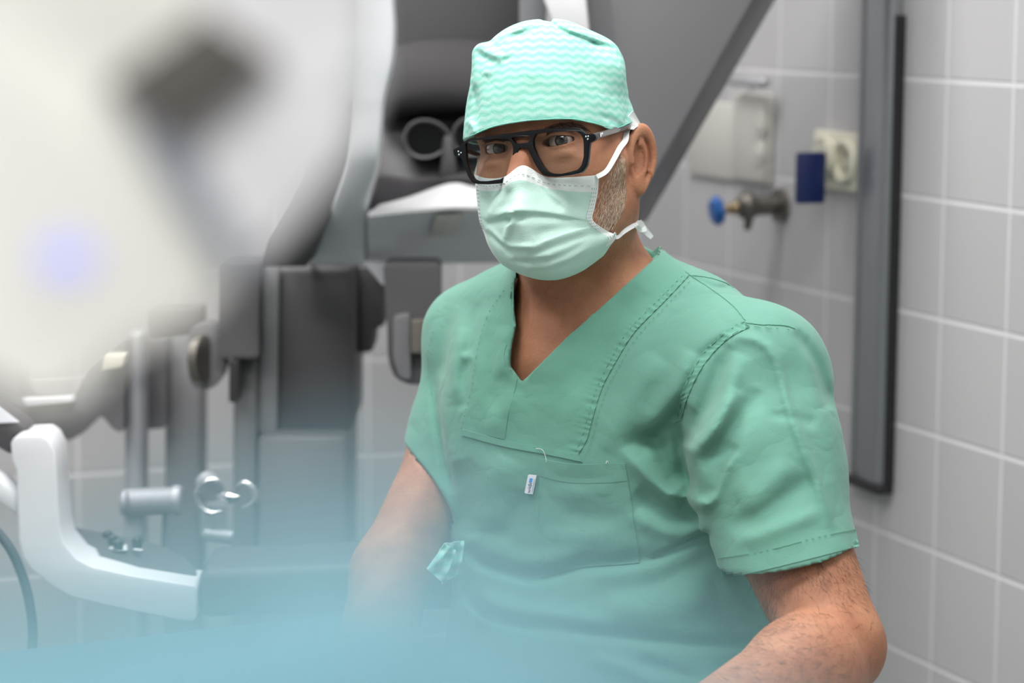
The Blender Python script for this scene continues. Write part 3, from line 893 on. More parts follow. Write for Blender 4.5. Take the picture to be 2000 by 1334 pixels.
b = MB(); b.tube([W(403, 940, 3.06), W(418, 962, 3.04)], 0.014, 18); b.tube([W(418, 990, 3.06), W(418, 1050, 3.06)], 0.016, 18); b.tube([W(400, 1045, 3.05), W(455, 1052, 3.05)], 0.009, 12); b.build('clamp_post', M['pole'], fg)
# ---- second machine at the left: jointed patient-side cart
cart = thing('robot_cart', (W(250, 800, 3.35)[0], W(250, 800, 3.35)[1], 0), 'grey jointed robot cart with round metal joint standing behind the armrest', 'robot cart')
slab('mast', [(322, 640), (392, 630), (392, 900), (388, 1600), (318, 1600)], 3.42, 0.08, M['grey'], cart, bevel=0.008)
slab('pole', [(241, 640), (284, 640), (282, 1600), (243, 1600)], 3.30, 0.04, M['pole'], cart, bevel=0.012, seg=3)
slab('cable_duct', [(284, 660), (324, 660), (324, 836), (288, 840)], 3.36, 0.05, M['panelgrey'], cart, bevel=0.008, rad=8)
slab('lower_arm', [(-80, 560), (60, 600), (36, 700), (38, 770), (52, 786), (138, 786), (170, 720), (242, 660), (240, 846), (222, 840), (197, 810), (168, 842), (140, 860), (60, 858), (10, 830), (-80, 800)], 3.25, 0.08, M['panelgrey'], cart, bevel=0.01, rad=10)
slab('highlight_strip', [(44, 776), (140, 772), (144, 784), (50, 792)], 3.235, 0.02, M['white'], cart, bevel=0.002)  # white strip stands in for the highlight along the arm's inner edge
dj = slab('joint_cap', [(368, 640), (400, 630), (425, 640), (440, 670), (442, 710), (432, 745), (410, 762), (380, 758), (368, 740)], 3.18, 0.05, M['panelgrey'], cart, bevel=0.012, rad=16, seg=3)
b = MB(); b.tube([W(384, 700, 3.165), W(400, 700, 3.162)], 0.030, 28); b.build('joint_band', M['gunmetal'], dj)
slab('joint_arm', [(284, 600), (390, 600), (390, 650), (290, 660)], 3.22, 0.06, M['dgrey'], cart, bevel=0.01, rad=10)
slab('cable_clip', [(200, 690), (244, 690), (238, 716), (196, 722)], 3.22, 0.03, M['cream'], cart, bevel=0.003)
# hanging cable
pts = [W(x, y, D) for x, y, D in spline([(-100, 945, 2.68), (-40, 1005, 2.63), (12, 1060, 2.62), (42, 1120, 2.62), (60, 1190, 2.62), (64, 1260, 2.62), (50, 1340, 2.6), (20, 1420, 2.6)], 6)]
tag(MB().tube(pts, 0.0052, 12).build('cable', M['cable']), 'thick dark cable hanging in a curve under the white armrest', 'cable')
# draped table in the lower left
zt_ = W(300, 1232, 2.62)[2]
e0, e1 = G(-160, 1290, zt_), G(655, 1200, zt_)

ed = e1 - e0; pv = np.array([ed[1], -ed[0], 0]); pv /= np.linalg.norm(pv)
f = [e0, e1, e1 + pv * 0.2, e0 + pv * 0.2]
tb = thing('draped_table', (f[0] + f[2]) / 2 * [1, 1, 0], 'low table under a blue-green drape at the lower left below the console armrest', 'table')
MB().poly(f, [p - [0, 0, 0.3] for p in f]).build('drape', M['teal_drape'], tb, bevel=0.006)
b = MB()
for p in f:
    q = p + ((f[0] + f[2]) / 2 - p) * 0.12
    b = MB().tube([[q[0], q[1], 0], [q[0], q[1], zt_ - 0.29]], 0.015, 12); b.build('leg', M['pole'], tb)

#=== FOREGROUND ROBOT ARM (close to the lens, out of focus)
ra = thing('surgical_robot', W(200, 300, 0.62), 'blurred white robot instrument arm with dark slot and lilac light, close to the lens', 'robot arm')
DA = 0.56
DT = lambda P, o=0: [DA + 0.03 + o - 0.055 * min(900, max(-300, p[1])) / 700 for p in P]
def fslab(name, pts, D, th, m, par, bev=0.003, rad=30):
    P = [tuple(p) for p in roundpoly(pts, rad, 4)]
    return slab(name, P, DT(P, D - DA), th, m, par, bevel=bev, seg=3)
fslab('lower_housing', [(-420, -260), (300, -300), (400, 20), (222, 168), (300, 300), (440, 520), (405, 600), (230, 690), (150, 770), (60, 790), (-60, 720), (-420, 760)], DA, 0.045, M['offwhite'], ra)
fslab('upper_housing', [(310, -320), (675, -260), (710, 0), (714, 190), (675, 310), (590, 410), (500, 500), (455, 560), (430, 460), (350, 250), (505, 118), (405, 50)], DA + 0.004, 0.05, M['ledge'], ra)
fslab('slot', [(203, 163), (400, 26), (534, 114), (333, 278)], DA - 0.004, 0.02, M['slot'], ra, rad=8)
fslab('seal_strip', [(225, 180), (345, 240), (400, 360), (480, 500), (440, 545), (300, 330)], DA - 0.003, 0.02, M['strip'], ra, rad=10)
o = MB()
c0 = W(128, 522, DA + 0.03 - 0.055 * 522 / 700 - 0.001); rx_ = 55 / FPX * DA
o.ell(c0, (CR[:, 0] * rx_, CR[:, 1] * rx_, CR[:, 2] * 0.0015), 16)
o.build('status_light', M['led'], ra)
o = MB(); c0 = W(700, 140, DA + 0.012); o.ell(c0, (CR[:, 0] * 0.0035, CR[:, 1] * 0.0035, CR[:, 2] * 0.0035), 14); o.build('joint_knob', M['white'], ra)
fslab('arm_strut', [(-60, 700), (40, 620), (70, 640), (-40, 745)], DA + 0.07, 0.01, M['white'], ra, rad=6)
# blue drape mound right below the lens
prof = spline([(-900, 1400), (-300, 1300), (100, 1220), (400, 1110), (640, 1030), (840, 1050), (1040, 1130), (1250, 1260), (1450, 1430), (1750, 1800)], 8)
rows = []
for t_, (D, dy) in enumerate(((0.215, 420), (0.205, 120), (0.19, 20), (0.175, 0), (0.155, 60), (0.14, 260), (0.12, 1100))):
    rows.append([W(p[0], p[1] + dy + 22 * math.sin(p[0] * 0.02 + t_), D) for p in prof])
g = interp_grid(rows, 36, len(prof) - 1)
o = sheet_solid(g, 0.0012).build('surgical_drape', M['drape'])
tag(o, 'blurred light blue surgical drape fold across the bottom, close to the lens', 'drape')

#=== PERSON (modelled in the camera frame, then moved to the world)
PSI, RHO = R(26), R(5)
hx = np.array([math.cos(PSI), 0, math.sin(PSI)]); hy = np.array([-math.sin(PSI), 0, math.cos(PSI)]); hz = np.array([0, 1.0, 0])
def rollz(v, a): return np.array([v[0] * math.cos(a) - v[1] * math.sin(a), v[0] * math.sin(a) + v[1] * math.cos(a), v[2]])
hx, hy, hz = rollz(hx, RHO), rollz(hy, RHO), rollz(hz, RHO)
HM = np.stack([hx, hy, hz])             # rows: his left, forward, up
H0 = C(1103, 322, 2.36)
def h2c(p): return H0 + np.asarray(p) @ HM
def c2h(p): return (p - H0) @ HM.T
def HF(px, py, F):                      # pixel -> camera-frame point on the head plane forward = F
    d = C(px, py, 1.0)
    t = ((F + H0 @ hy)) / (d @ hy)
    return d * t
EYE = [np.array([s * 0.0308, 0.0705, 0.0165]) for s in (-1, 1)]
EYE[0] = np.array([-0.0325, 0.0705, 0.0165])

def ear_frame(s):
    u = np.array([s * 0.5, -0.866, 0.0]); n = np.array([s * 0.866, 0.5, 0.0]); z = np.array([0, 0, 1.0])
    a = R(-8)
    u2 = u * math.cos(a) + z * math.sin(a); z2 = -u * math.sin(a) + z * math.cos(a)
    return u2, z2, n
def sd_ear(q, s):
    u, z, n = ear_frame(s)
    d = q - np.array([s * 0.0765, -0.003, -0.002])
    a, b, c = d @ u, d @ z, d @ n
    wid = np.where(b > 0, 0.0150, 0.0150 - 0.14 * (-b).clip(0, 0.03))
    hgt = np.where(b > 0, 0.0285, 0.0320)
    e = np.sqrt((a / wid) ** 2 + (b / hgt) ** 2)
    plate = np.maximum((e - 1) * 0.012, np.abs(c + 0.0042) - 0.0030)
    ang = np.arctan2(b, a)
    d2 = (e - 0.92) * 0.0155
    rr = np.where((ang > -1.0) | (ang < -2.6), 0.0036, 0.0024)
    rim = np.sqrt(d2 ** 2 + ((c - 0.0010) * 0.8) ** 2) - rr
    o = smin(plate, rim, 0.002)
    # antihelix: an inner ridge curving down to the lobe
    e2 = np.sqrt(((a + 0.0020) / 0.0078) ** 2 + ((b + 0.0020) / 0.0165) ** 2)
    anti = np.sqrt(((e2 - 1) * 0.0095) ** 2 + ((c + 0.0005) * 0.8) ** 2) - 0.0027
    anti = np.maximum(anti, -(a + 0.0040))
    o = smin(o, anti, 0.0025)
    lo = np.sqrt((a + 0.0035) ** 2 + (b + 0.0245) ** 2 + ((c + 0.001) * 1.6) ** 2) - 0.0085
    o = smin(o, lo, 0.005)
    # deep concha bowl
    k = np.sqrt(((a + 0.0050) / 0.0066) ** 2 + ((b + 0.0030) / 0.0130) ** 2 + ((c - 0.0010) / 0.0062) ** 2)
    o = smax(o, -((k - 1) * 0.006), 0.0012)
    tg = np.sqrt((a + 0.0125) ** 2 + ((b + 0.004) * 0.65) ** 2 + (c - 0.0005) ** 2) - 0.0036
    o = smin(o, tg, 0.003)
    root = np.sqrt(((a + 0.007) / 0.012) ** 2 + ((b + 0.002) / 0.024) ** 2 + ((c + 0.0165) / 0.0125) ** 2)
    return smin(o, (root - 1) * 0.006, 0.003)

def sd_head(q, fine=True):
    d = sd_ell(q, (-0.001, 0.013, 0.043), (0.0695, 0.079, 0.083))
    d = smin(d, sd_ell(q, (0, 0.024, -0.020), (0.066, 0.064, 0.080)), 0.02)
    ax = q.copy(); ax[:, 0] = np.abs(ax[:, 0])
    d = smin(d, sd_cone(ax, (0.050, 0.004, -0.040), (0.018, 0.064, -0.080), 0.019, 0.015), 0.02)
    d = smin(d, sd_ell(q, (0, 0.062, -0.078), (0.030, 0.026, 0.020)), 0.02)
    d = smin(d, sd_cone(ax, (0.0, 0.045, -0.03), (0.0, 0.055, -0.05), 0.042, 0.036), 0.02)
    d = smin(d, sd_cone(ax, (0.040, 0.058, -0.012), (0.060, 0.030, -0.004), 0.019, 0.015), 0.018)
    d = smin(d, sd_cone(ax, (0.010, 0.080, 0.037), (0.048, 0.054, 0.036), 0.0125, 0.013), 0.012)
    # eye sockets
    so = np.sqrt(((ax[:, 0] - 0.0325) / 0.0215) ** 2 + ((q[:, 1] - 0.0955) / 0.0175) ** 2 + ((q[:, 2] - 0.0165) / 0.0135) ** 2)
    d = smax(d, -((so - 1) * 0.014), 0.009)
    nose = sd_cone(q, (0, 0.078, 0.026), (0, 0.106, -0.020), 0.0085, 0.012)
    nose = smin(nose, sd_cone(ax, (0.004, 0.074, 0.018), (0.013, 0.088, -0.022), 0.008, 0.009), 0.008)
    d = smin(d, nose, 0.009)
    lip = sd_cone(ax, (0.0, 0.0945, -0.0455), (0.020, 0.082, -0.0465), 0.0050, 0.0022)
    lip = smin(lip, sd_cone(ax, (0.0, 0.0940, -0.0555), (0.018, 0.082, -0.0510), 0.0058, 0.0022), 0.001)
    d = smin(d, lip, 0.004)
    if fine:
        for e in EYE:
            r_ = q - e
            rn = np.linalg.norm(r_, axis=1)
            lid = rn - 0.0134
            bag = sd_ell(q, e + np.array([0, 0.006, -0.0135]), (0.013, 0.008, 0.0045))
            d = smin(d, bag, 0.006)
            d = smin(d, lid, 0.0035)
            s = 1 if e[0] > 0 else -1
            a = r_[:, 0] / 0.0142
            z = r_[:, 2] - 0.0008 * s * r_[:, 0] / 0.014 
            up = 0.0044 * np.sqrt(np.clip(1 - a * a, 0, 1)) ** 0.8 - 0.0002
            lo = -0.0044 * np.sqrt(np.clip(1 - a * a, 0, 1)) - 0.0002
            opening = np.maximum(np.maximum(z - up, lo - z), np.maximum(0.010 - rn, np.abs(a) * 0.0142 - 0.0138))
            opening = np.maximum(opening, -r_[:, 1])
            cr_ = np.sqrt((z - (0.0088 * np.sqrt(np.clip(1.05 - a * a * 0.8, 0, 1)))) ** 2 + (rn - 0.0145) ** 2) - 0.0013
            d = smax(d, -np.where(r_[:, 1] > 0, cr_, 1), 0.0010)
            d = np.maximum(d, -opening)
            d = np.maximum(d, -(rn - 0.01185))
        d = smin(d, sd_ear(q, 1), 0.004)
        d = smin(d, sd_ear(q, -1), 0.004)
    return d

# --- torso loft in the camera frame
TPS = R(30)
tl = np.array([math.cos(TPS), 0, math.sin(TPS)]); tf = np.array([-math.sin(TPS), 0, math.cos(TPS)])
TD = 2.43
T_ROWS = [(585, 960, 1400, .070), (640, 905, 1440, .090), (700, 878, 1460, .104), (800, 858, 1475, .114), (900, 866, 1480, .117), (1000, 886, 1488, .114),
          (1080, 890, 1492, .112), (1150, 893, 1505, .118), (1230, 885, 1520, .126), (1334, 866, 1535, .130), (1450, 850, 1560, .134), (1600, 835, 1580, .136), (1700, 850, 1570, .12)]
_ty, _cx, _a, _b = [], [], [], []
for y, L, Rr, b_ in T_ROWS:
    c0, c1 = C(L, y, TD), C(Rr, y, TD)
    hw = (c1[0] - c0[0]) / 2
    _ty.append(c0[1]); _cx.append((c0[0] + c1[0]) / 2); _b.append(b_)
    _a.append(math.sqrt(max(hw ** 2 - (b_ * math.sin(TPS)) ** 2, 1e-4)) / math.cos(TPS))
_o = np.argsort(_ty); _ty, _cx, _a, _b = [np.array(v)[_o] for v in (_ty, _cx, _a, _b)]
_yy = np.linspace(_ty[0], _ty[-1], 200)
def _sm(v):
    w_ = np.interp(_yy, _ty, v)
    kx = np.exp(-np.linspace(-2, 2, 15) ** 2); kx /= kx.sum()
    return np.convolve(np.pad(w_, 7, mode='edge'), kx, mode='valid')
_cx, _a, _b = _sm(_cx), _sm(_a), _sm(_b)
def sd_torso(p, off=0.0):
    y = p[:, 1]
    cx = np.interp(y, _yy, _cx); a = np.interp(y, _yy, _a) + off; b = np.interp(y, _yy, _b) + off
    X = p[:, 0] - cx; Z = p[:, 2] + TD
    u = X * tl[0] + Z * tl[2]; w = X * tf[0] + Z * tf[2]
    e = 2.4
    k0 = ((np.abs(u) / a) ** e + (np.abs(w) / b) ** e) ** (1 / e)
    g = np.sqrt((u / a ** 2) ** 2 + (w / b ** 2) ** 2)
    k1 = np.maximum(g, 1e-6)
    kk = np.sqrt((u / a) ** 2 + (w / b) ** 2)
    d = (k0 - 1) * kk / k1
    d = np.where(kk < 0.3, -0.6 * np.minimum(a, b) * (1 - k0), d)
    return smax(smax(d, y - (_yy[-1] + off), 0.04), (_yy[0] - off) - y, 0.04)

SHR = (C(1225, 590, 2.41), C(1470, 752, 2.30))   # his left shoulder (right in the picture)
SHL = (C(1045, 603, 2.47), C(922, 652, 2.52))
NECK = (C(1116, 400, 2.385), C(1150, 640, 2.42))
UAR = (C(1482, 735, 2.30), C(1524, 1000, 2.24), C(1630, 1262, 2.17))
FAR = (C(1630, 1262, 2.17), C(1480, 1400, 2.06), C(1260, 1500, 1.98))
UAL = (C(918, 650, 2.52), C(886, 880, 2.50), C(765, 1120, 2.43))
FAL = (C(765, 1120, 2.43), C(722, 1330, 2.32), C(760, 1440, 2.22))

def arms(p, full=True):
    d = sd_cone(p, UAR[0], UAR[1], 0.053, 0.053)
    d = smin(d, sd_cone(p, UAR[1], UAR[2], 0.053, 0.042), 0.02)
    d2 = sd_cone(p, FAR[0], FAR[0] * .6 + FAR[1] * .4, 0.0405, 0.047)
    d2 = smin(d2, sd_cone(p, FAR[0] * .6 + FAR[1] * .4, FAR[2], 0.046, 0.030), 0.02)
    d = smin(d, d2, 0.016)
    l = sd_cone(p, UAL[0], UAL[1], 0.040, 0.041)
    l = smin(l, sd_cone(p, UAL[1], UAL[2], 0.041, 0.037), 0.02)
    l = smin(l, smin(sd_cone(p, FAL[0], FAL[1], 0.037, 0.038), sd_cone(p, FAL[1], FAL[2], 0.037, 0.028), 0.02), 0.02)
    # hands resting together on the lap (below the frame)
    for A, B, s in ((FAR[2], C(1120, 1520, 2.02), 1), (FAL[2], C(860, 1500, 2.15), -1)):
        ax_ = (B - A) / np.linalg.norm(B - A)
        sd = np.cross(ax_, [0, 1, 0]); sd /= np.linalg.norm(sd)
        pc = A + ax_ * 0.06
        q = p - pc
        h = np.stack([q @ ax_, q @ sd, q @ np.cross(ax_, sd)], 1)
        hd = sd_ell(h, (0, 0, 0), (0.055, 0.042, 0.017))
        for i in range(4):
            o_ = (i - 1.5) * 0.019
            L_ = (0.070, 0.080, 0.074, 0.058)[i]
            k1_ = pc + ax_ * 0.035 + sd * o_; k2_ = k1_ + ax_ * L_ * .55; k3_ = k2_ + ax_ * L_ * .4 - np.cross(ax_, sd) * 0.02 * np.sign(np.cross(ax_, sd)[1])
            hd = smin(hd, smin(sd_cone(p, k1_, k2_, 0.0095, 0.0085), sd_cone(p, k2_, k3_, 0.0085, 0.007), 0.004), 0.004)
        th = pc - ax_ * 0.02 + sd * 0.03
        hd = smin(hd, smin(sd_cone(p, th, th + ax_ * 0.03 + sd * 0.02, 0.012, 0.0105), sd_cone(p, th + ax_ * 0.03 + sd * 0.02, th + ax_ * 0.06 + sd * 0.022, 0.0105, 0.008), 0.004), 0.008)
        if s == 1: d = smin(d, hd, 0.02)
        else: l = smin(l, hd, 0.02)
    return d, l

def sd_garment(p, off):
    t = sd_torso(p, off)
    sh = smin(sd_cone(p, SHR[0], SHR[1], 0.0575 + off, 0.066 + off), sd_cone(p, SHL[0], SHL[1], 0.050 + off, 0.0475 + off), 0.04)
    sh = smin(sh, sd_cone(p, C(1130, 600, 2.49), C(1200, 600, 2.47), 0.058 + off, 0.058 + off), 0.05)
    return smin(t, sh, 0.055)

def sd_body(p):
    n = len(p); out = np.full(n, 1.0)
    q = c2h(p)
    hd = np.full(n, 1.0)
    near = (np.linalg.norm(q, axis=1) < 0.24)
    if near.any(): hd[near] = sd_head(q[near])
    neck = sd_cone(p, NECK[0], NECK[1], 0.0575, 0.060)
    # neck muscles running from behind the ear to the collar bone
    neck = smin(neck, sd_cone(p, C(1195, 430, 2.36), C(1085, 705, 2.362), 0.017, 0.008), 0.02)
    neck = smin(neck, sd_cone(p, C(1060, 500, 2.375), C(1062, 690, 2.37), 0.012, 0.008), 0.015)
    d = smin(hd, neck, 0.03)
    tr = smin(sd_cone(p, C(1150, 560, 2.44), C(1400, 690, 2.34), 0.055, 0.045), sd_cone(p, C(1130, 590, 2.45), C(960, 640, 2.50), 0.042, 0.035), 0.03)
    t = sd_torso(p, -0.016)
    t = smin(t, tr, 0.05)
    t = smin(t, sd_ell(p, C(1075, 775, 2.385), (0.075, 0.085, 0.045)), 0.05)
    t = smax(t, sd_garment(p, -0.0165), 0.006)
    d = smin(d, t, 0.035)
    a, b = arms(p)
    d = smin(d, smin(a, b, 0.01), 0.02)
    return d

def seg(a, b, st): return (a, b, st)
cx0, cx1 = C(620, 0, 2.4)[0], C(1760, 0, 2.1)[0]
fx0, fx1 = C(925, 0, 2.35)[0] - 0.004, C(1285, 0, 2.3)[0] + 0.004
fy0, fy1 = C(0, 395, 2.35)[1], C(0, 232, 2.35)[1]
fz0, fz1 = -2.40, -2.245
xs = axis_nodes([(cx0 - 0.03, fx0, 0.0036), (fx0, fx1, 0.00105), (fx1, cx1 + 0.03, 0.0036)])
ys = axis_nodes([(C(0, 1620, 2.4)[1], fy0, 0.0036), (fy0, fy1, 0.00105), (fy1, C(0, 30, 2.3)[1], 0.003)])
zs = axis_nodes([(-2.62, fz0, 0.0036), (fz0, fz1, 0.00105), (fz1, -1.90, 0.0036)])
bv, bf = mesh_sdf(sd_body, xs, ys, zs, smooth_it=1)
bv, bf = keep_big(bv, bf)
body_tree = BVHTree.FromPolygons(bv.tolist(), bf.tolist())
base = c2w(C(1200, 1500, TD)) * [1, 1, 0]
person = mesh_obj('person', c2w(bv), bf, M['skin'], origin=base)
tag(person, 'seated man in green scrubs, patterned surgical cap, face mask and black glasses', 'person')

def hit(tree, px, py):
    d = C(px, py, 1.0); d /= np.linalg.norm(d)
    r_ = tree.ray_cast(Vector((0, 0, 0)), Vector(d))
    if r_[0] is None: return None, None
    nn = np.array(r_[1]); 
    if nn @ d > 0: nn = -nn
    return np.array(r_[0]), nn

# --- eyes
for e in EYE:
    c = h2c(e); g = hy * math.cos(R(24)) + hx * math.sin(R(24)) - hz * 0.03
    g /= np.linalg.norm(g); s1 = np.cross(g, [0, 1, 0]); s1 /= np.linalg.norm(s1); s2 = np.cross(g, s1)
    rings, mi = [], []
    TT = np.concatenate([np.linspace(0.0, 0.2, 4), np.linspace(0.22, 0.5, 8), np.linspace(0.53, 3.1, 20)])
    V, F, MI = [], [], []
    nn = 40
    for t_ in TT:
        rr = 0.0117 + (0.0007 * (1 - (t_ / 0.5) ** 2) if t_ < 0.5 else 0)
        for j in range(nn):
            a = 2 * math.pi * j / nn
            V.append(c2w(c + rr * (math.cos(t_) * g + math.sin(t_) * (math.cos(a) * s1 + math.sin(a) * s2))))
    for i in range(len(TT) - 1):
        for j in range(nn):
            F.append((i * nn + j, i * nn + (j + 1) % nn, (i + 1) * nn + (j + 1) % nn, (i + 1) * nn + j))
            tm = (TT[i] + TT[i + 1]) / 2
            MI.append(0 if tm < 0.19 else (1 if tm < 0.46 else (2 if tm < 0.52 else 3)))
    mb = MB(); mb.v = [tuple(v) for v in V]; mb.f = F; mb.mi = MI
    if 'iris' not in M:
        M['pupil'] = mat('pupil', (8, 8, 8), 0.03, noise=0, coat=1)
        M['iris'] = mat('grey_brown_iris', (66, 60, 56), 0.05, noise=0.35, nscale=900, coat=1)
        M['limbus'] = mat('dark_iris_ring', (20, 18, 18), 0.05, noise=0.1, coat=1)
        M['sclera'] = mat('eye_white', (182, 164, 155), 0.12, noise=0.03, nscale=200, coat=0.7)
    mb.build('eyeball', [M['pupil'], M['iris'], M['limbus'], M['sclera']], person)

# --- hair strands
def strands(name, roots, m, parent, r_=0.00011, curve=0.25, nseg=3):
    V, F = [], []
    for (p, d, L) in roots:
        d = d / np.linalg.norm(d)
        s1 = np.cross(d, [0.3, 0.2, 0.9]); s1 /= np.linalg.norm(s1); s2 = np.cross(d, s1)
        b0 = len(V)
        for k_ in range(nseg):
            t_ = k_ / nseg
            c = p + d * L * t_ + s1 * L * curve * t_ * t_
            for a in (0, 2.09, 4.19):
                V.append(c2w(c + (s1 * math.cos(a) + s2 * math.sin(a)) * r_ * (1 - 0.6 * t_)))
        V.append(c2w(p + d * L + s1 * L * curve))
        for k_ in range(nseg - 1):
            for a in range(3):
                F.append((b0 + k_ * 3 + a, b0 + k_ * 3 + (a + 1) % 3, b0 + (k_ + 1) * 3 + (a + 1) % 3, b0 + (k_ + 1) * 3 + a))
        for a in range(3): F.append((b0 + (nseg - 1) * 3 + a, b0 + (nseg - 1) * 3 + (a + 1) % 3, b0 + nseg * 3))
    mb = MB(); mb.v = [tuple(map(float, v)) for v in V]; mb.f = F; mb.mi = [0] * len(F)
    return mb.build(name, m, parent, smooth=False)
def inpoly(x, y, P):
    c = False; n = len(P)
    for i in range(n):
        x1, y1 = P[i]; x2, y2 = P[i - 1]
        if (y1 > y) != (y2 > y) and x < (x2 - x1) * (y - y1) / (y2 - y1) + x1: c = not c
    return c
def scatter(P, n, tree=None, dens=None):
    xs_ = [p[0] for p in P]; ys_ = [p[1] for p in P]; out = []
    tries = 0
    while len(out) < n and tries < n * 12:
        tries += 1
        x, y = rng.uniform(min(xs_), max(xs_)), rng.uniform(min(ys_), max(ys_))
        if not inpoly(x, y, P): continue
        if dens is not None and rng.uniform() > dens(x, y): continue
        h, nn = hit(tree or body_tree, x, y)
        if h is not None: out.append((x, y, h, nn))
    return out
BP = [(1208, 296), (1222, 310), (1222, 345), (1224, 380), (1216, 415), (1200, 440), (1186, 458), (1165, 445), (1150, 430), (1160, 380), (1182, 345), (1200, 320)]
dn = lambda x, y: min(1, max(0.08, (x - (1150 + (440 - y) * 0.25)) / 40))
def beard_dir(nn): 
    d = np.array([-0.35, -1.0, 0.0]) + rng.normal(0, 0.22, 3)
    return d - nn * (d @ nn) + nn * 0.35
b_ = scatter(BP, 2600, dens=dn)
strands('beard', [(h, beard_dir(n_), rng.uniform(0.003, 0.006)) for (x, y, h, n_) in b_[:1500]], M['hairlight'], person, 0.0001)
strands('beard', [(h, beard_dir(n_), rng.uniform(0.0025, 0.005)) for (x, y, h, n_) in b_[1500:]], M['hairgrey'], person, 0.0001)
NP = [(1040, 520), (1180, 470), (1215, 440), (1240, 470), (1180, 560), (1080, 600), (1030, 560)]
strands('stubble', [(h, np.array([0, -1, 0.2]) + n_ * 0.7, 0.0012) for (x, y, h, n_) in scatter(NP, 500)], M['stubble'], person, 0.0001)
# eyebrows
for P, dx in (([(1062, 249), (1085, 241), (1115, 238), (1140, 246), (1150, 256), (1128, 252), (1100, 250), (1070, 256)], 1), ([(946, 272), (972, 266), (1000, 268), (1000, 276), (972, 275), (950, 280)], -1)):
    rr = scatter(P, 330)
    strands('eyebrow', [(h, np.array([dx * 1.0, 0.25 - abs(x - P[0][0]) * 0.006, 0.1]) + rng.normal(0, 0.2, 3) + n_ * 0.4, rng.uniform(0.004, 0.007)) for (x, y, h, n_) in rr], M['hairdark'], person, 0.00013)
# eyelashes
for e in EYE:
    L_ = []
    for a in np.linspace(-0.9, 0.9, 34):
        for up in (1, -1):
            if up < 0 and rng.uniform() < 0.4: continue
            z = (0.0044 * math.sqrt(1 - a * a) ** 0.8 if up > 0 else -0.0044 * math.sqrt(1 - a * a)) - 0.0002
            x = a * 0.0142
            y = math.sqrt(max(0.0133 ** 2 - x * x - z * z, 0))
            p = h2c(e + np.array([x, y, z]))
            d = hy * 1.0 + hx * a * 0.5 + hz * (0.35 if up > 0 else -0.4)
            L_.append((p, d, 0.0055 if up > 0 else 0.003))
    strands('eyelashes', L_, M['hairdark'], person, 0.00009, 0.2)
# arm hair
AP = [(1460, 1130), (1670, 1080), (1705, 1180), (1715, 1290), (1670, 1334), (1400, 1334), (1500, 1225)]
def arm_d(x, y):
    if y > 1215 + (1505 - x) * 0.9 and y > 1200: return np.array([-0.8, -0.5, 0.2])
    return np.array([0.5, -1.0, 0.1])
rr = scatter(AP, 1500)
strands('arm_hair', [(h, arm_d(x, y) + rng.normal(0, 0.35, 3) + n_ * 0.4, rng.uniform(0.006, 0.013)) for (x, y, h, n_) in rr], M['hairdark'], person, 0.0001, 0.3)

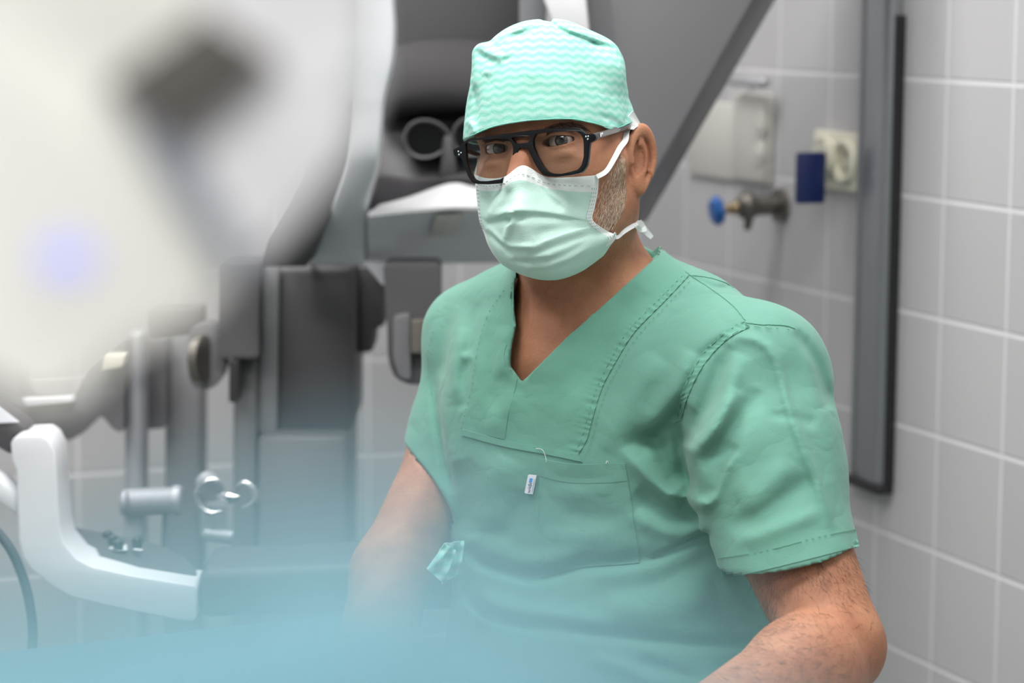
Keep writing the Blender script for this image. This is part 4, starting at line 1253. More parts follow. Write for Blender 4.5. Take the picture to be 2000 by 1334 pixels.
#=== SCRUB TOP
FOLDS = [
    # armhole creases and shoulder
    ([(1452, 632), (1405, 668), (1365, 705), (1336, 768), (1322, 826)], 9, -0.0022, 0),
    ([(1322, 826), (1328, 880), (1338, 925), (1350, 965)], 14, -0.0085, 0),
    ([(1423, 672), (1405, 730), (1382, 790), (1340, 872)], 16, -0.0055, 0),
    ([(1442, 690), (1424, 750), (1400, 810), (1362, 868)], 20, 0.0045, 0),
    ([(1437, 868), (1414, 905), (1398, 950), (1378, 982)], 14, -0.0085, 1),
    ([(1350, 968), (1362, 984), (1385, 978), (1402, 940), (1430, 880)], 12, 0.0040, 0),
    ([(1346, 892), (1372, 868), (1400, 835), (1440, 760)], 15, 0.0045, 0),
    ([(1365, 905), (1400, 880), (1440, 830), (1480, 760)], 18, -0.0038, 0),
    ([(1402, 655), (1500, 678), (1545, 813), (1581, 907), (1604, 970), (1626, 1035)], 9, 0.0030, 0),
    ([(1480, 700), (1520, 810), (1552, 900), (1580, 1000)], 26, -0.0022, 0),
    ([(1530, 690), (1570, 790), (1600, 880), (1618, 940)], 20, -0.0016, 0),
    ([(1440, 980), (1490, 960), (1550, 900)], 22, 0.0026, 0),
    ([(1420, 1030), (1480, 1010), (1560, 950), (1600, 940)], 16, -0.0024, 0),
    ([(1500, 810), (1540, 815), (1600, 825)], 8, -0.0010, 0),
    ([(1430, 1060), (1500, 1040), (1600, 1000)], 14, 0.0016, 0),
    ([(1553, 645), (1590, 700), (1612, 760), (1622, 800)], 10, -0.0032, 0),
    ([(1345, 540), (1400, 562), (1432, 560)], 5, -0.0014, 0),
    # chest between the band and the armhole
    ([(1356, 690), (1330, 740), (1300, 790), (1262, 850)], 22, 0.0042, 0),
    ([(1345, 790), (1300, 835), (1262, 862), (1225, 885)], 20, -0.0048, 0),
    ([(1228, 872), (1240, 900), (1265, 930), (1300, 962), (1335, 985)], 15, 0.0050, 0),
    ([(1272, 835), (1290, 880), (1302, 915), (1330, 950)], 17, -0.0060, 0),
    ([(1290, 700), (1250, 760), (1210, 830), (1180, 880)], 24, 0.0028, 0),
    ([(1240, 960), (1270, 985), (1320, 1010), (1370, 1015)], 20, -0.0045, 0),
    ([(1240, 1000), (1280, 1030), (1330, 1040), (1380, 1025)], 16, 0.0038, 0),
    ([(1262, 1098), (1300, 1080), (1345, 1056), (1392, 1040)], 12, -0.0070, 1),
    # belly overhang
    ([(905, 1070), (935, 1098), (975, 1114), (1030, 1128), (1085, 1122), (1140, 1108), (1200, 1103), (1262, 1094), (1300, 1075)], 20, -0.0065, -1),
    ([(915, 1050), (960, 1088), (1010, 1105), (1070, 1100), (1140, 1086)], 20, 0.0030, 0),
    ([(900, 1150), (925, 1185), (953, 1207), (1010, 1222), (1090, 1230), (1199, 1245), (1330, 1260), (1444, 1263), (1475, 1250)], 16, -0.0055, -1),
    ([(920, 1150), (960, 1180), (1020, 1200), (1100, 1210), (1200, 1222)], 20, 0.0035, 0),
    ([(1180, 1180), (1260, 1190), (1340, 1180), (1400, 1150)], 30, 0.0045, 0),
    ([(1150, 1160), (1240, 1150), (1330, 1120), (1400, 1080)], 18, -0.0025, 0),
    ([(1150, 1282), (1230, 1310), (1300, 1345)], 14, 0.0032, 0), ([(1240, 1290), (1310, 1310), (1370, 1330)], 12, -0.0030, 0),
    ([(960, 1210), (930, 1260), (915, 1320)], 22, -0.0030, 0),
    # his right side (left in the picture)
    ([(838, 690), (846, 760), (856, 830), (868, 900), (885, 965)], 8, -0.0060, 0),
    ([(905, 640), (890, 720), (895, 790)], 14, 0.0030, 0), ([(880, 600), (866, 670), (862, 740)], 12, -0.0025, 0),
    ([(930, 590), (918, 660), (905, 740), (905, 800)], 12, -0.0020, 0),
    ([(960, 620), (955, 690), (962, 760), (975, 810)], 14, -0.0018, 0),
    ([(990, 640), (985, 700), (982, 740)], 12, 0.0028, 0),
    ([(900, 700), (925, 694)], 8, 0.0016, 0),
    ([(895, 900), (915, 980), (910, 1050)], 24, -0.0026, 0),
    ([(985, 890), (960, 960), (950, 1040)], 30, 0.0030, 0),
    ([(1030, 960), (1010, 1010), (975, 1060)], 18, -0.0020, 0),
    ([(1010, 760), (985, 800), (960, 850)], 16, 0.0018, 0),
    # soft ripples across the breast pocket
    ([(1080, 960), (1130, 965), (1200, 955)], 14, 0.0010, 0), ([(1100, 1000), (1160, 1012), (1225, 1005)], 16, -0.0013, 0),
    ([(1060, 1040), (1120, 1050), (1200, 1045)], 16, 0.0012, 0), ([(1130, 620), (1090, 720), (1050, 800)], 26, 0.0016, 0),
    ([(1250, 560), (1180, 660), (1120, 770)], 26, -0.0016, 0),
]
FOLDS = [(P, w * 1.15, a * 1.6, k_) for P, w, a, k_ in FOLDS]
def fold_disp(p):
    px, py = px_of(p)
    o = stroke_field(px, py, FOLDS)
    front = np.clip((p[:, 2] + TD + 0.06) / 0.05, 0, 1)
    o = o * front
    o += 0.0010 * vnoise(p * np.array([55, 28, 55]), 3) + 0.0006 * vnoise(p * 110, 5)
    return o

CUFF = (C(1410, 1124, 2.21), C(1678, 1066, 2.21))
def sleeve_R(p, off, ext):
    a, b, c = UAR
    d = sd_cone(p, C(1478, 735, 2.30), C(1490, 905, 2.262), 0.067 + off, 0.068 + off)
    d = smin(d, sd_cone(p, C(1490, 905, 2.262), C(1560, 1160, 2.20), 0.067 + off, 0.0615 + off), 0.03)
    u = CUFF[1] - CUFF[0]; u /= np.linalg.norm(u)
    nrm = np.array([u[1], -u[0], 0]) + np.array([0, 0, -0.10]); nrm /= np.linalg.norm(nrm)
    return np.maximum(d, (p - CUFF[0]) @ nrm - ext)
def sleeve_L(p, off, ext):
    d = sd_cone(p, C(925, 655, 2.52), C(900, 860, 2.50), 0.0475 + off, 0.0475 + off)
    d = smin(d, sd_cone(p, C(900, 860, 2.50), C(862, 1010, 2.47), 0.0475 + off, 0.0475 + off), 0.03)
    A, B = C(803, 884, 2.49), C(876, 962, 2.49)
    u = B - A; u /= np.linalg.norm(u)
    nrm = np.array([u[1], -u[0], 0.0]); nrm = nrm if nrm[1] < 0 else -nrm
    nrm = nrm / np.linalg.norm(nrm)
    return np.maximum(d, (p - A) @ nrm - ext)
VP = [(1014, 540), (1006, 590), (1006, 640), (1003, 690), (1002, 712), (1021, 738), (1040, 715), (1100, 655), (1190, 566), (1288, 478), (1290, 440), (1270, 300), (1000, 300)]
VPS = [(1008, 540), (1003, 575), (1004, 605), (1008, 636), (1002, 665), (997, 692), (998, 716), (1020, 746), (1046, 720), (1105, 661), (1200, 577), (1297, 489), (1300, 440), (1270, 300), (1000, 300)]
def sd_poly2(x, y, P):
    P = np.array(P, float); d = np.full(len(x), 1e18); s = np.ones(len(x))
    n = len(P)
    for i in range(n):
        a, b = P[i], P[i - 1]
        e = b - a; wx, wy = x - a[0], y - a[1]
        h = np.clip((wx * e[0] + wy * e[1]) / (e @ e), 0, 1)
        d = np.minimum(d, (wx - e[0] * h) ** 2 + (wy - e[1] * h) ** 2)
        c1, c2, c3 = y >= a[1], y < b[1], e[0] * wy > e[1] * wx
        fl = (c1 & c2 & c3) | (~c1 & ~c2 & ~c3)
        s = np.where(fl, -s, s)
    return s * np.sqrt(d)

def sd_collar(p, off):
    g = sd_garment(p, off)
    n_ = sd_cone(p, NECK[0] * .4 + NECK[1] * .6, NECK[1], 0.066 + off, 0.068 + off)
    n_ = smin(n_, sd_cone(p, C(1175, 490, 2.36), C(1085, 705, 2.362), 0.023 + off, 0.015 + off), 0.02)
    return smin(g, n_, 0.03)
def sd_scrub(p):
    f = fold_disp(p)
    o = sd_collar(p, 0)
    oR, oL = sleeve_R(p, 0, -0.005), sleeve_L(p, 0, -0.002)
    outer = smin(smin(o, oR, 0.022), oL, 0.016) - f
    inner = np.minimum(np.minimum(sd_collar(p, -0.0075), sleeve_R(p, -0.0090, 0.015)), sleeve_L(p, -0.0065, 0.015)) - f
    d = np.maximum(outer, -inner)
    px, py = px_of(p)
    v = sd_poly2(px, py, VPS) / FPX * 2.35
    v = np.maximum(v, -(p[:, 2] + 2.455))
    d = np.maximum(d, -v)
    neck = sd_cone(p, NECK[0], C(1144, 575, 2.412), 0.0625, 0.0625)
    d = np.maximum(d, -neck)
    return d

cy0 = C(0, 1690, 2.4)[1]; cy1 = C(0, 440, 2.3)[1]
xs = axis_nodes([(C(780, 0, 2.5)[0] - 0.01, C(1700, 0, 2.2)[0] + 0.01, 0.0021)])
ys = axis_nodes([(cy0, C(0, 1345, 2.4)[1], 0.005), (C(0, 1345, 2.4)[1], cy1, 0.0021)])
zs = axis_nodes([(-2.66, -2.56, 0.005), (-2.56, -2.10, 0.0024)])
gv, gf = mesh_sdf(sd_scrub, xs, ys, zs, smooth_it=1)
gv, gf = keep_big(gv, gf)
scrub = mesh_obj('scrub_top', c2w(gv), gf, M['scrub'], person)
gtree = BVHTree.FromPolygons(gv.tolist(), gf.tolist())
# skin under the cloth stays under it
def tuck(tree, vs, gap, near_):
    global bv
    _c = bv.copy(); _lo, _hi = vs.min(0) - 0.01, vs.max(0) + 0.01
    for i in np.where(((_c > _lo) & (_c < _hi)).all(1) & (_c[:, 2] > -2.50))[0]:
        p_ = _c[i]; D_ = np.linalg.norm(p_); d_ = p_ / D_
        r_ = tree.ray_cast(Vector((0, 0, 0)), Vector(d_))
        if r_[0] is not None and D_ - gap < r_[3] < D_ + near_:
            _c[i] = d_ * (r_[3] + gap)
    bv = _c
    person.data.vertices.foreach_set('co', (c2w(bv) - world_origin(person)).astype(np.float32).ravel())
    person.data.update()
tuck(gtree, gv, 0.008, 0.012)
_gn = {}
def ghit(px, py, off=0.0):
    """point on the garment seen at a pixel, lifted along a locally averaged normal"""
    h, n_ = hit(gtree, px, py)
    if h is None: return None
    acc = n_.copy()
    for dx, dy in ((5, 0), (-5, 0), (0, 5), (0, -5)):
        h2, n2 = hit(gtree, px + dx, py + dy)
        if n2 is not None: acc = acc + n2
    acc /= np.linalg.norm(acc)
    return h + acc * off

def along(pts, n):
    P = np.array(spline(pts, 10)); L = np.concatenate([[0], np.cumsum(np.linalg.norm(np.diff(P, axis=0), axis=1))])
    t_ = np.linspace(0, L[-1], n)
    return np.stack([np.interp(t_, L, P[:, 0]), np.interp(t_, L, P[:, 1])], 1)
def patch(name, top, bottom, nu, nv, off, m, parent, sag=None):
    """cloth panel sewn on the garment between two pixel curves (both run the same way)"""
    A, B = along(top, nu), along(bottom, nu)
    rows = []
    for i in range(nv):
        t_ = i / (nv - 1); row = []
        for j in range(nu):
            q = A[j] * (1 - t_) + B[j] * t_
            edge = min(i, nv - 1 - i, j, nu - 1 - j)
            o = off
            if sag is not None: o += sag(j / (nu - 1), t_)
            c = ghit(q[0], q[1], o)
            row.append((q, c))
        rows.append(row)
    # off the cloth edge: keep the pixel place, take the depth of the nearest point that hit
    G_ = [(i, j, rows[i][j][1][2]) for i in range(nv) for j in range(nu) if rows[i][j][1] is not None]
    GA = np.array(G_)
    for i in range(nv):
        for j in range(nu):
            q, c = rows[i][j]
            if c is None:
                z_ = GA[np.argmin((GA[:, 0] - i) ** 2 * 3 + (GA[:, 1] - j) ** 2), 2]
                c = C(q[0], q[1], -z_)
            rows[i][j] = c
    A3 = np.array(rows)
    # keep it continuous where the ray skips across a fold
    for _ in range(2):
        z = A3[..., 2]
        zp_ = np.pad(z, 1, mode='edge')
        med = np.median(np.stack([zp_[1:-1, 1:-1], zp_[:-2, 1:-1], zp_[2:, 1:-1], zp_[1:-1, :-2], zp_[1:-1, 2:]]), axis=0)
        s_ = med / z
        A3 = A3 * s_[..., None]
    if name == 'sleeve_hem':
        fl_ = A3.reshape(-1, 3)
        tuck(BVHTree.FromPolygons(fl_.tolist(), [(i * nu + j, i * nu + j + 1, (i + 1) * nu + j + 1, (i + 1) * nu + j) for i in range(nv - 1) for j in range(nu - 1)]), fl_, 0.0045, 0.012)
    Wd = [[c2w(p) for p in r_] for r_ in A3]
    return sheet_solid(Wd, 0.0014).build(name, m, parent)
def seam(name, pts, m, parent, r_=0.00035, off=0.0004, dash=None, wob=0.0):
    """thread laid along a pixel curve; dash=(on, off) in px"""
    Q = along(pts, int(max(8, np.linalg.norm(np.diff(np.array(pts, float), axis=0), axis=1).sum() / 4)))
    mb = MB(); run = []
    L = 0
    def flush(run):
        if len(run) > 1: mb.tube([c2w(p) for p in run], r_, 5)
    prev = None
    for q in Q:
        if prev is not None: L += np.linalg.norm(q - prev)
        prev = q
        if dash and (L % sum(dash)) > dash[0]:
            flush(run); run = []; continue
        c = ghit(q[0] + rng.normal(0, wob), q[1] + rng.normal(0, wob), off)
        if c is None or (run and abs(c[2] - run[-1][2]) > 0.025):
            flush(run); run = []
            if c is None: continue
        run.append(c)
    flush(run)
    if mb.v: return mb.build(name, m, parent, smooth=False)

# neck bands: the one on his left runs from the shoulder down past the point of the V
bandR_in = [(1287, 481), (1190, 566), (1100, 655), (1040, 715), (1020, 738), (1006, 768), (996, 800), (990, 862)]
bandR_out = [(1345, 540), (1300, 588), (1240, 650), (1205, 705), (1178, 755), (1160, 810), (1147, 858), (1128, 890)]
patch('neck_band', bandR_in, bandR_out, 180, 24, 0.0012, M['scrub_trim'], scrub, lambda u, v: 0.00055 * math.sin(u * 200 + v * 5 + 2.5 * math.sin(u * 37)) * (1 + 0.5 * math.sin(u * 61)) * max(0, v - 0.8) / 0.2)
bandL_in = [(1018, 541), (1011, 572), (1013, 604), (1018, 634), (1011, 664), (1003, 690), (1006, 716), (1010, 745), (994, 806), (986, 858)]
bandL_out = [(988, 560), (958, 618), (940, 675), (932, 720), (926, 765), (916, 800), (908, 835), (906, 842)]
patch('neck_band', bandL_out, bandL_in, 60, 12, 0.0006, M['scrub_trim'], scrub)
patch('armhole_seam', [(1452, 628), (1406, 655), (1362, 704), (1331, 768), (1318, 824)], [(1464, 640), (1419, 666), (1375, 714), (1345, 774), (1331, 822)], 90, 7, 0.0010, M['scrub_trim'], scrub, lambda u, v: 0.0004 * math.sin(u * 110 + v * 4 + 2 * math.sin(u * 23)) * (1 + 0.5 * math.sin(u * 41)))
# hem of the neck bands
patch('band_hem', [(905, 838), (985, 860), (1060, 874), (1131, 888)], [(903, 850), (985, 872), (1060, 886), (1138, 902)], 50, 4, 0.0016, M['scrub_trim'], scrub)
patch('sleeve_hem', [(1402, 1090), (1440, 1086), (1500, 1076), (1590, 1053), (1671, 1034)], [(1411, 1127), (1450, 1122), (1500, 1112), (1590, 1090), (1679, 1066)], 70, 10, 0.0008, M['scrub'], scrub)
# breast pocket
pt = [(1053, 893), (1075, 899), (1110, 905), (1150, 907), (1190, 905), (1222, 905)]
pb = [(1058, 1131), (1085, 1121), (1120, 1112), (1160, 1107), (1210, 1104), (1250, 1100)]
pk = patch('breast_pocket', pt, pb, 48, 56, 0.0012, M['scrub'], scrub, lambda u, v: 0.0022 * math.sin(math.pi * u) * max(0, 1 - v * 6))
patch('pocket_hem', [(1055, 896), (1110, 908), (1190, 908), (1222, 908)], [(1052, 928), (1110, 942), (1180, 943), (1227, 938)], 40, 8, 0.0016, M['scrub'], pk)
seam('pocket_seam', [(1228, 910), (1236, 960), (1238, 1010), (1246, 1060), (1246, 1096)], M['thread'], pk, off=0.0028, dash=(4, 2))
seam('pocket_seam', [(1062, 936), (1050, 990), (1062, 1040), (1062, 1122)], M['thread'], pk, off=0.0028, dash=(4, 2))
# seams
for pts, dsh in (([(1455, 630), (1410, 657), (1365, 706), (1335, 768), (1323, 822)], (5, 2)), ([(1464, 638), (1420, 664), (1376, 714), (1346, 772), (1333, 820)], (5, 2)),
                 ([(1455, 630), (1480, 634), (1530, 636), (1552, 642)], None), ([(1456, 636), (1480, 641), (1530, 644), (1548, 650)], (5, 2)),
                 ([(1286, 486), (1310, 508), (1345, 536), (1390, 566), (1430, 596), (1456, 626)], None),
                 ([(1345, 538), (1380, 542), (1410, 550), (1432, 562)], None),
                 ([(1352, 546), (1305, 595), (1248, 655), (1214, 708), (1187, 758), (1168, 812), (1156, 860), (1140, 896)], (4, 2)),
                 ([(1338, 536), (1290, 584), (1228, 648), (1194, 704), (1168, 755), (1150, 810), (1137, 856), (1122, 886)], (4, 2)),
                 ([(992, 560), (954, 618), (936, 676), (928, 722), (922, 765), (912, 802), (903, 838)], (4, 2)),
                 ([(1405, 1090), (1500, 1075), (1590, 1052), (1672, 1034)], (5, 1)),
                 ([(1088, 1228), (1086, 1280), (1092, 1345)], (4, 2)), ([(1412, 1270), (1410, 1300)], (4, 2)),
                 ([(1092, 1254), (1200, 1274), (1330, 1296), (1412, 1300)], (4, 2)),
                 ([(945, 870), (958, 905), (948, 960), (936, 1010)], (3, 3)),
                 ([(850, 640), (838, 700), (846, 780), (866, 880)], (4, 2))):
    seam('seam', pts, M['thread'], scrub, r_=0.00045 if dsh is None else 0.00032, off=0.0016 if dsh else 0.0004, dash=dsh, wob=0.25)
seam('loose_thread', [(1050, 876), (1062, 878), (1068, 890), (1070, 902)], M['tie'], scrub, r_=0.0002, off=0.003)
seam('loose_thread', [(1186, 905), (1187, 900), (1190, 903)], M['tie'], scrub, r_=0.0002, off=0.004)
# little woven tag
def tagpt(u, v, off):                    # u across, v down
    q = np.array([(1036, 925), (1051, 928), (1028, 961), (1045, 963)], float)
    p = (q[0] * (1 - u) + q[1] * u) * (1 - v) + (q[2] * (1 - u) + q[3] * u) * v
    return p
_tc = [ghit(*tagpt(u, v, 0), 0.004) for u, v in ((0, 0), (1, 0), (1, 1), (0, 1))]
_tu = (_tc[1] - _tc[0] + _tc[2] - _tc[3]) / 2; _tv = (_tc[3] - _tc[0] + _tc[2] - _tc[1]) / 2
_t0 = sum(_tc) / 4 - _tu / 2 - _tv / 2
_tn = np.cross(_tu, _tv); _tn /= np.linalg.norm(_tn); _tn = _tn if _tn[2] > 0 else -_tn
def TP(u, v, o=0.0): return c2w(_t0 + _tu * u + _tv * v + _tn * o)
f = [TP(*q) for q in ((0, .04), (.1, 0), (1, 0), (1, 1), (.1, 1), (0, .96))]
tg = MB().poly(f, [TP(q[0], q[1], -0.0008) for q in ((0, .04), (.1, 0), (1, 0), (1, 1), (.1, 1), (0, .96))]).build('woven_tag', M['tag'], scrub, smooth=False)
# letters "wid" read upwards, then the blue mark
def stroke_letters(segs, w):
    mb = MB()
    for s in segs:
        P = [TP(*q, 0.0002) for q in s]
        mb.tube(P, w, 5)
    return mb
def L_(x, y):                            # text frame: x along reading direction (bottom to top), y up from the baseline
    return (0.66 - y * 0.42, 0.93 - x * 0.62)
segs = [[L_(0, .6), L_(.07, 0), L_(.14, .5), L_(.21, 0), L_(.28, .6)], [L_(.38, 0), L_(.38, .6)], [L_(.38, .8), L_(.38, .86)],
        [L_(.66, 1.0), L_(.66, 0)], [L_(.66, .1), L_(.58, 0), L_(.49, .08), L_(.47, .3), L_(.49, .52), L_(.58, .6), L_(.66, .5)], [L_(.77, 0), L_(.77, .6)]]
stroke_letters(segs, 0.00034).build('tag_lettering', M['tagtext'], tg, smooth=False)
f = [L_(.86, 0), L_(1.22, 0), L_(1.22, .85), L_(.86, .85)]
MB().poly([TP(*q, 0.0004) for q in f], [TP(*q, 0.0001) for q in f]).build('tag_blue_mark', M['tagblue'], tg, smooth=False)
segs = [[(0.86, 0.9 - i * .045), (0.93 - 0.05 * (i % 2), 0.88 - i * .045)] for i in range(16)]
stroke_letters(segs, 0.0002).build('tag_small_print', M['tagtext'], tg, smooth=False)

# pale tie end sticking out at the waist
def crumple(name, quad, D, n, m, par, amp=0.003):
    g = []
    for i in range(n):
        row = []
        for j in range(n):
            u, v = j / (n - 1), i / (n - 1)
            q = (np.array(quad[0]) * (1 - u) + np.array(quad[1]) * u) * (1 - v) + (np.array(quad[3]) * (1 - u) + np.array(quad[2]) * u) * v
            row.append(W(q[0], q[1], D + amp * math.sin(u * 9 + v * 4) + amp * 0.6 * math.sin(v * 11 - u * 3)))
        g.append(row)
    return sheet_solid(g, 0.0008).build(name, m, par)

# trousers and stool carry the figure below the frame
def sd_legs(p):
    hip = C(1200, 1640, TD)
    down = CR.T @ np.array([0, 0, -1.0])
    fw = (CR.T @ np.array([-0.42, -0.9, 0.0])); sdv = np.cross(fw, down); sdv /= np.linalg.norm(sdv)
    d = sd_ell(p, hip, (0.175, 0.11, 0.15))
    for s in (-1, 1):
        h = hip + sdv * 0.09 * s
        kn = h + fw * 0.42 + sdv * 0.10 * s - down * 0.01
        ft = kn + down * 0.46 - fw * 0.02
        d = smin(d, sd_cone(p, h, kn, 0.088, 0.066), 0.03)
        d = smin(d, sd_cone(p, kn, ft, 0.066, 0.062), 0.02)
    return d
o1 = C(1200, 1640, TD)
lo = o1 - 0.85; hi = o1 + 0.85
xs = axis_nodes([(lo[0] + .2, hi[0] - .2, 0.011)]); ys = axis_nodes([(lo[1] + .1, hi[1] - .6, 0.011)]); zs = axis_nodes([(lo[2] + .45, hi[2] - .05, 0.011)])
lv, lf = mesh_sdf(sd_legs, xs, ys, zs, smooth_it=2)
mesh_obj('trousers', c2w(lv), lf, M['scrub'], person)
hipw = c2w(o1)
down = np.array([0, 0, -1.0]); fww = np.array([-0.42, -0.9, 0.0]); fww /= np.linalg.norm(np.array([-0.42, -0.9, 0.0])); 
for s in (-1, 1):
    sdv = np.cross(CR.T @ np.array([-0.42, -0.9, 0.0]), CR.T @ down); sdv /= np.linalg.norm(sdv); sdw = CR @ sdv
    ft = hipw + sdw * 0.19 * s + np.array([-0.42, -0.9, 0]) * 0.40
    b = MB()
    dirf = fww
    sw = np.array([dirf[1], -dirf[0], 0])
    rings = []
    for t_, w_, h_ in ((-0.075, .028, .045), (-0.05, .036, .085), (0.0, .040, .095), (0.05, .043, .070), (0.11, .048, .052), (0.16, .042, .042), (0.19, .022, .03)):
        c = np.array([ft[0], ft[1], 0]) + dirf * t_
        rings.append([c + sw * w_ * math.cos(a) + np.array([0, 0, 0.005 + h_ * (0.5 + 0.5 * math.sin(a))]) for a in np.linspace(0, 2 * math.pi, 20, endpoint=False)])
    b.loft(rings).build('shoe', M['white'], person)
zs_ = hipw[2] - 0.15
st = thing('stool', [hipw[0], hipw[1], 0], 'black padded round stool under the seated man', 'stool')
rg = lambda r_, z: [np.array([hipw[0] + r_ * math.cos(a), hipw[1] + r_ * math.sin(a), z]) for a in np.linspace(0, 2 * math.pi, 40, endpoint=False)]
MB().loft([rg(.17, zs_ - .05), rg(.185, zs_ - .04), rg(.19, zs_ - .02), rg(.18, zs_), rg(.10, zs_ + .002)]).build('seat', M['stool'], st)
MB().tube([[hipw[0], hipw[1], zs_ - .05], [hipw[0], hipw[1], 0.08]], 0.025, 20).build('column', M['chrome'], st)
for i in range(5):
    a = i * 2 * math.pi / 5 + 0.3
    e_ = np.array([hipw[0] + 0.22 * math.cos(a), hipw[1] + 0.22 * math.sin(a), 0.06])
    MB().tube([[hipw[0], hipw[1], 0.10], e_], [0.022, 0.015], 12).build('leg', M['pole'], st)
    MB().tube([e_ + [0, 0.012, -0.032], e_ + [0, -0.012, -0.032]], 0.0275, 20).build('castor', M['black'], st)

#=== CAP
def cap_mat():
    k = N('cap_wave_cloth')
    co = k.n('ShaderNodeTexCoord')
    org = c2w(H0) - world_origin(person)
    def dot(v):
        nd = k.n('ShaderNodeVectorMath', operation='DOT_PRODUCT')
        sb = k.n('ShaderNodeVectorMath', operation='SUBTRACT')
        k.l(co.outputs['Object'], sb.inputs[0]); sb.inputs[1].default_value = tuple(org)
        k.l(sb.outputs[0], nd.inputs[0]); nd.inputs[1].default_value = tuple(CR @ v)
        return nd.outputs['Value']
    x, y, z = dot(hx), dot(hy), dot(hz)
    th = k.math('ARCTAN2', x, y)
    nz = k.n('ShaderNodeTexNoise', i_Scale=22.0, i_Detail=2.0); k.l(co.outputs['Object'], nz.inputs['Vector'])
    wv = k.math('MULTIPLY', k.math('SINE', k.math('MULTIPLY', th, 42.0)), 0.0011)
    zz = k.math('ADD', k.math('ADD', z, wv), k.math('MULTIPLY', nz.outputs['Fac'], 0.006))
    # lines rise towards the front over the crown
    zz = k.math('ADD', zz, k.math('MULTIPLY', k.math('MULTIPLY', y, y), -1.2))
    s_ = k.math('SINE', k.math('MULTIPLY', zz, 2 * math.pi / 0.0078))
    fine = k.n('ShaderNodeTexNoise', i_Scale=1300.0, i_Detail=1.0); k.l(co.outputs['Object'], fine.inputs['Vector'])
    s2 = k.math('ADD', k.math('MULTIPLY', s_, 0.65), k.math('MULTIPLY', k.math('SUBTRACT', fine.outputs['Fac'], 0.5), 1.6))
    mr = k.n('ShaderNodeMapRange'); mr.inputs['From Min'].default_value = -1; mr.inputs['From Max'].default_value = 1
    k.l(s2, mr.inputs['Value'])
    mx = k.n('ShaderNodeMix', data_type='RGBA')
    mx.inputs['A'].default_value = (*lin((112, 194, 176)), 1); mx.inputs['B'].default_value = (*lin((178, 214, 206)), 1)
    k.l(mr.outputs[0], mx.inputs['Factor']); k.l(mx.outputs['Result'], k.b.inputs['Base Color'])
    cn = k.n('ShaderNodeTexNoise', i_Scale=26.0, i_Detail=4.0, i_Distortion=0.8); k.l(co.outputs['Object'], cn.inputs['Vector'])
    rid = k.math('ABSOLUTE', k.math('SUBTRACT', cn.outputs['Fac'], 0.5))
    bp = k.n('ShaderNodeBump', i_Strength=0.35, i_Distance=0.006); k.l(rid, bp.inputs['Height'])
    b2 = k.n('ShaderNodeBump', i_Strength=0.3, i_Distance=0.0004); k.l(fine.outputs['Fac'], b2.inputs['Height']); k.l(bp.outputs['Normal'], b2.inputs['Normal'])
    k.l(b2.outputs['Normal'], k.b.inputs['Normal'])
    k.b.inputs['Roughness'].default_value = 0.8
    k.b.inputs['Subsurface Weight'].default_value = 0.15
    k.b.inputs['Subsurface Radius'].default_value = (.6, 1, .9)
    k.b.inputs['Subsurface Scale'].default_value = 0.003
    return k.m
M['cap'] = cap_mat()
HEM = [(880, 330), (918, 268), (935, 260), (960, 250), (990, 243), (1030, 237), (1075, 234), (1115, 234), (1145, 239), (1170, 245), (1192, 253), (1215, 248), (1236, 238), (1262, 226), (1330, 200)]
CAPF = [
    ([(931, 88), (945, 100), (965, 108), (985, 112)], 8, 0.0028, 0), ([(932, 96), (950, 112), (975, 122)], 7, -0.0022, 0),
    ([(985, 115), (960, 130), (945, 148)], 6, 0.0020, 0), ([(1000, 112), (975, 122), (950, 138)], 5, -0.0018, 0),
    ([(1052, 45), (1066, 40), (1080, 46), (1090, 56), (1120, 68), (1160, 82), (1205, 96)], 5, -0.0030, 0),
    ([(1090, 50), (1130, 66), (1180, 82), (1210, 98)], 8, 0.0024, 0), ([(1040, 46), (1000, 62), (960, 82)], 6, 0.0016, 0),
    ([(1066, 50), (1030, 62), (992, 70)], 4, -0.0014, 0), ([(1150, 80), (1165, 88), (1172, 96)], 4, -0.0014, 0),
    ([(922, 160), (930, 200), (924, 245)], 6, -0.0026, 0), ([(914, 232), (924, 250), (926, 266)], 7, 0.0028, 0),
    ([(930, 100), (928, 150), (920, 190)], 6, 0.0016, 0),
    ([(1216, 250), (1200, 238), (1170, 225)], 6, -0.0018, 0), ([(1218, 246), (1212, 220), (1200, 190)], 6, 0.0014, 0), ([(1222, 244), (1228, 215), (1226, 180)], 5, -0.0014, 0),
    ([(960, 160), (1040, 150), (1120, 160)], 22, 0.0010, 0),
]
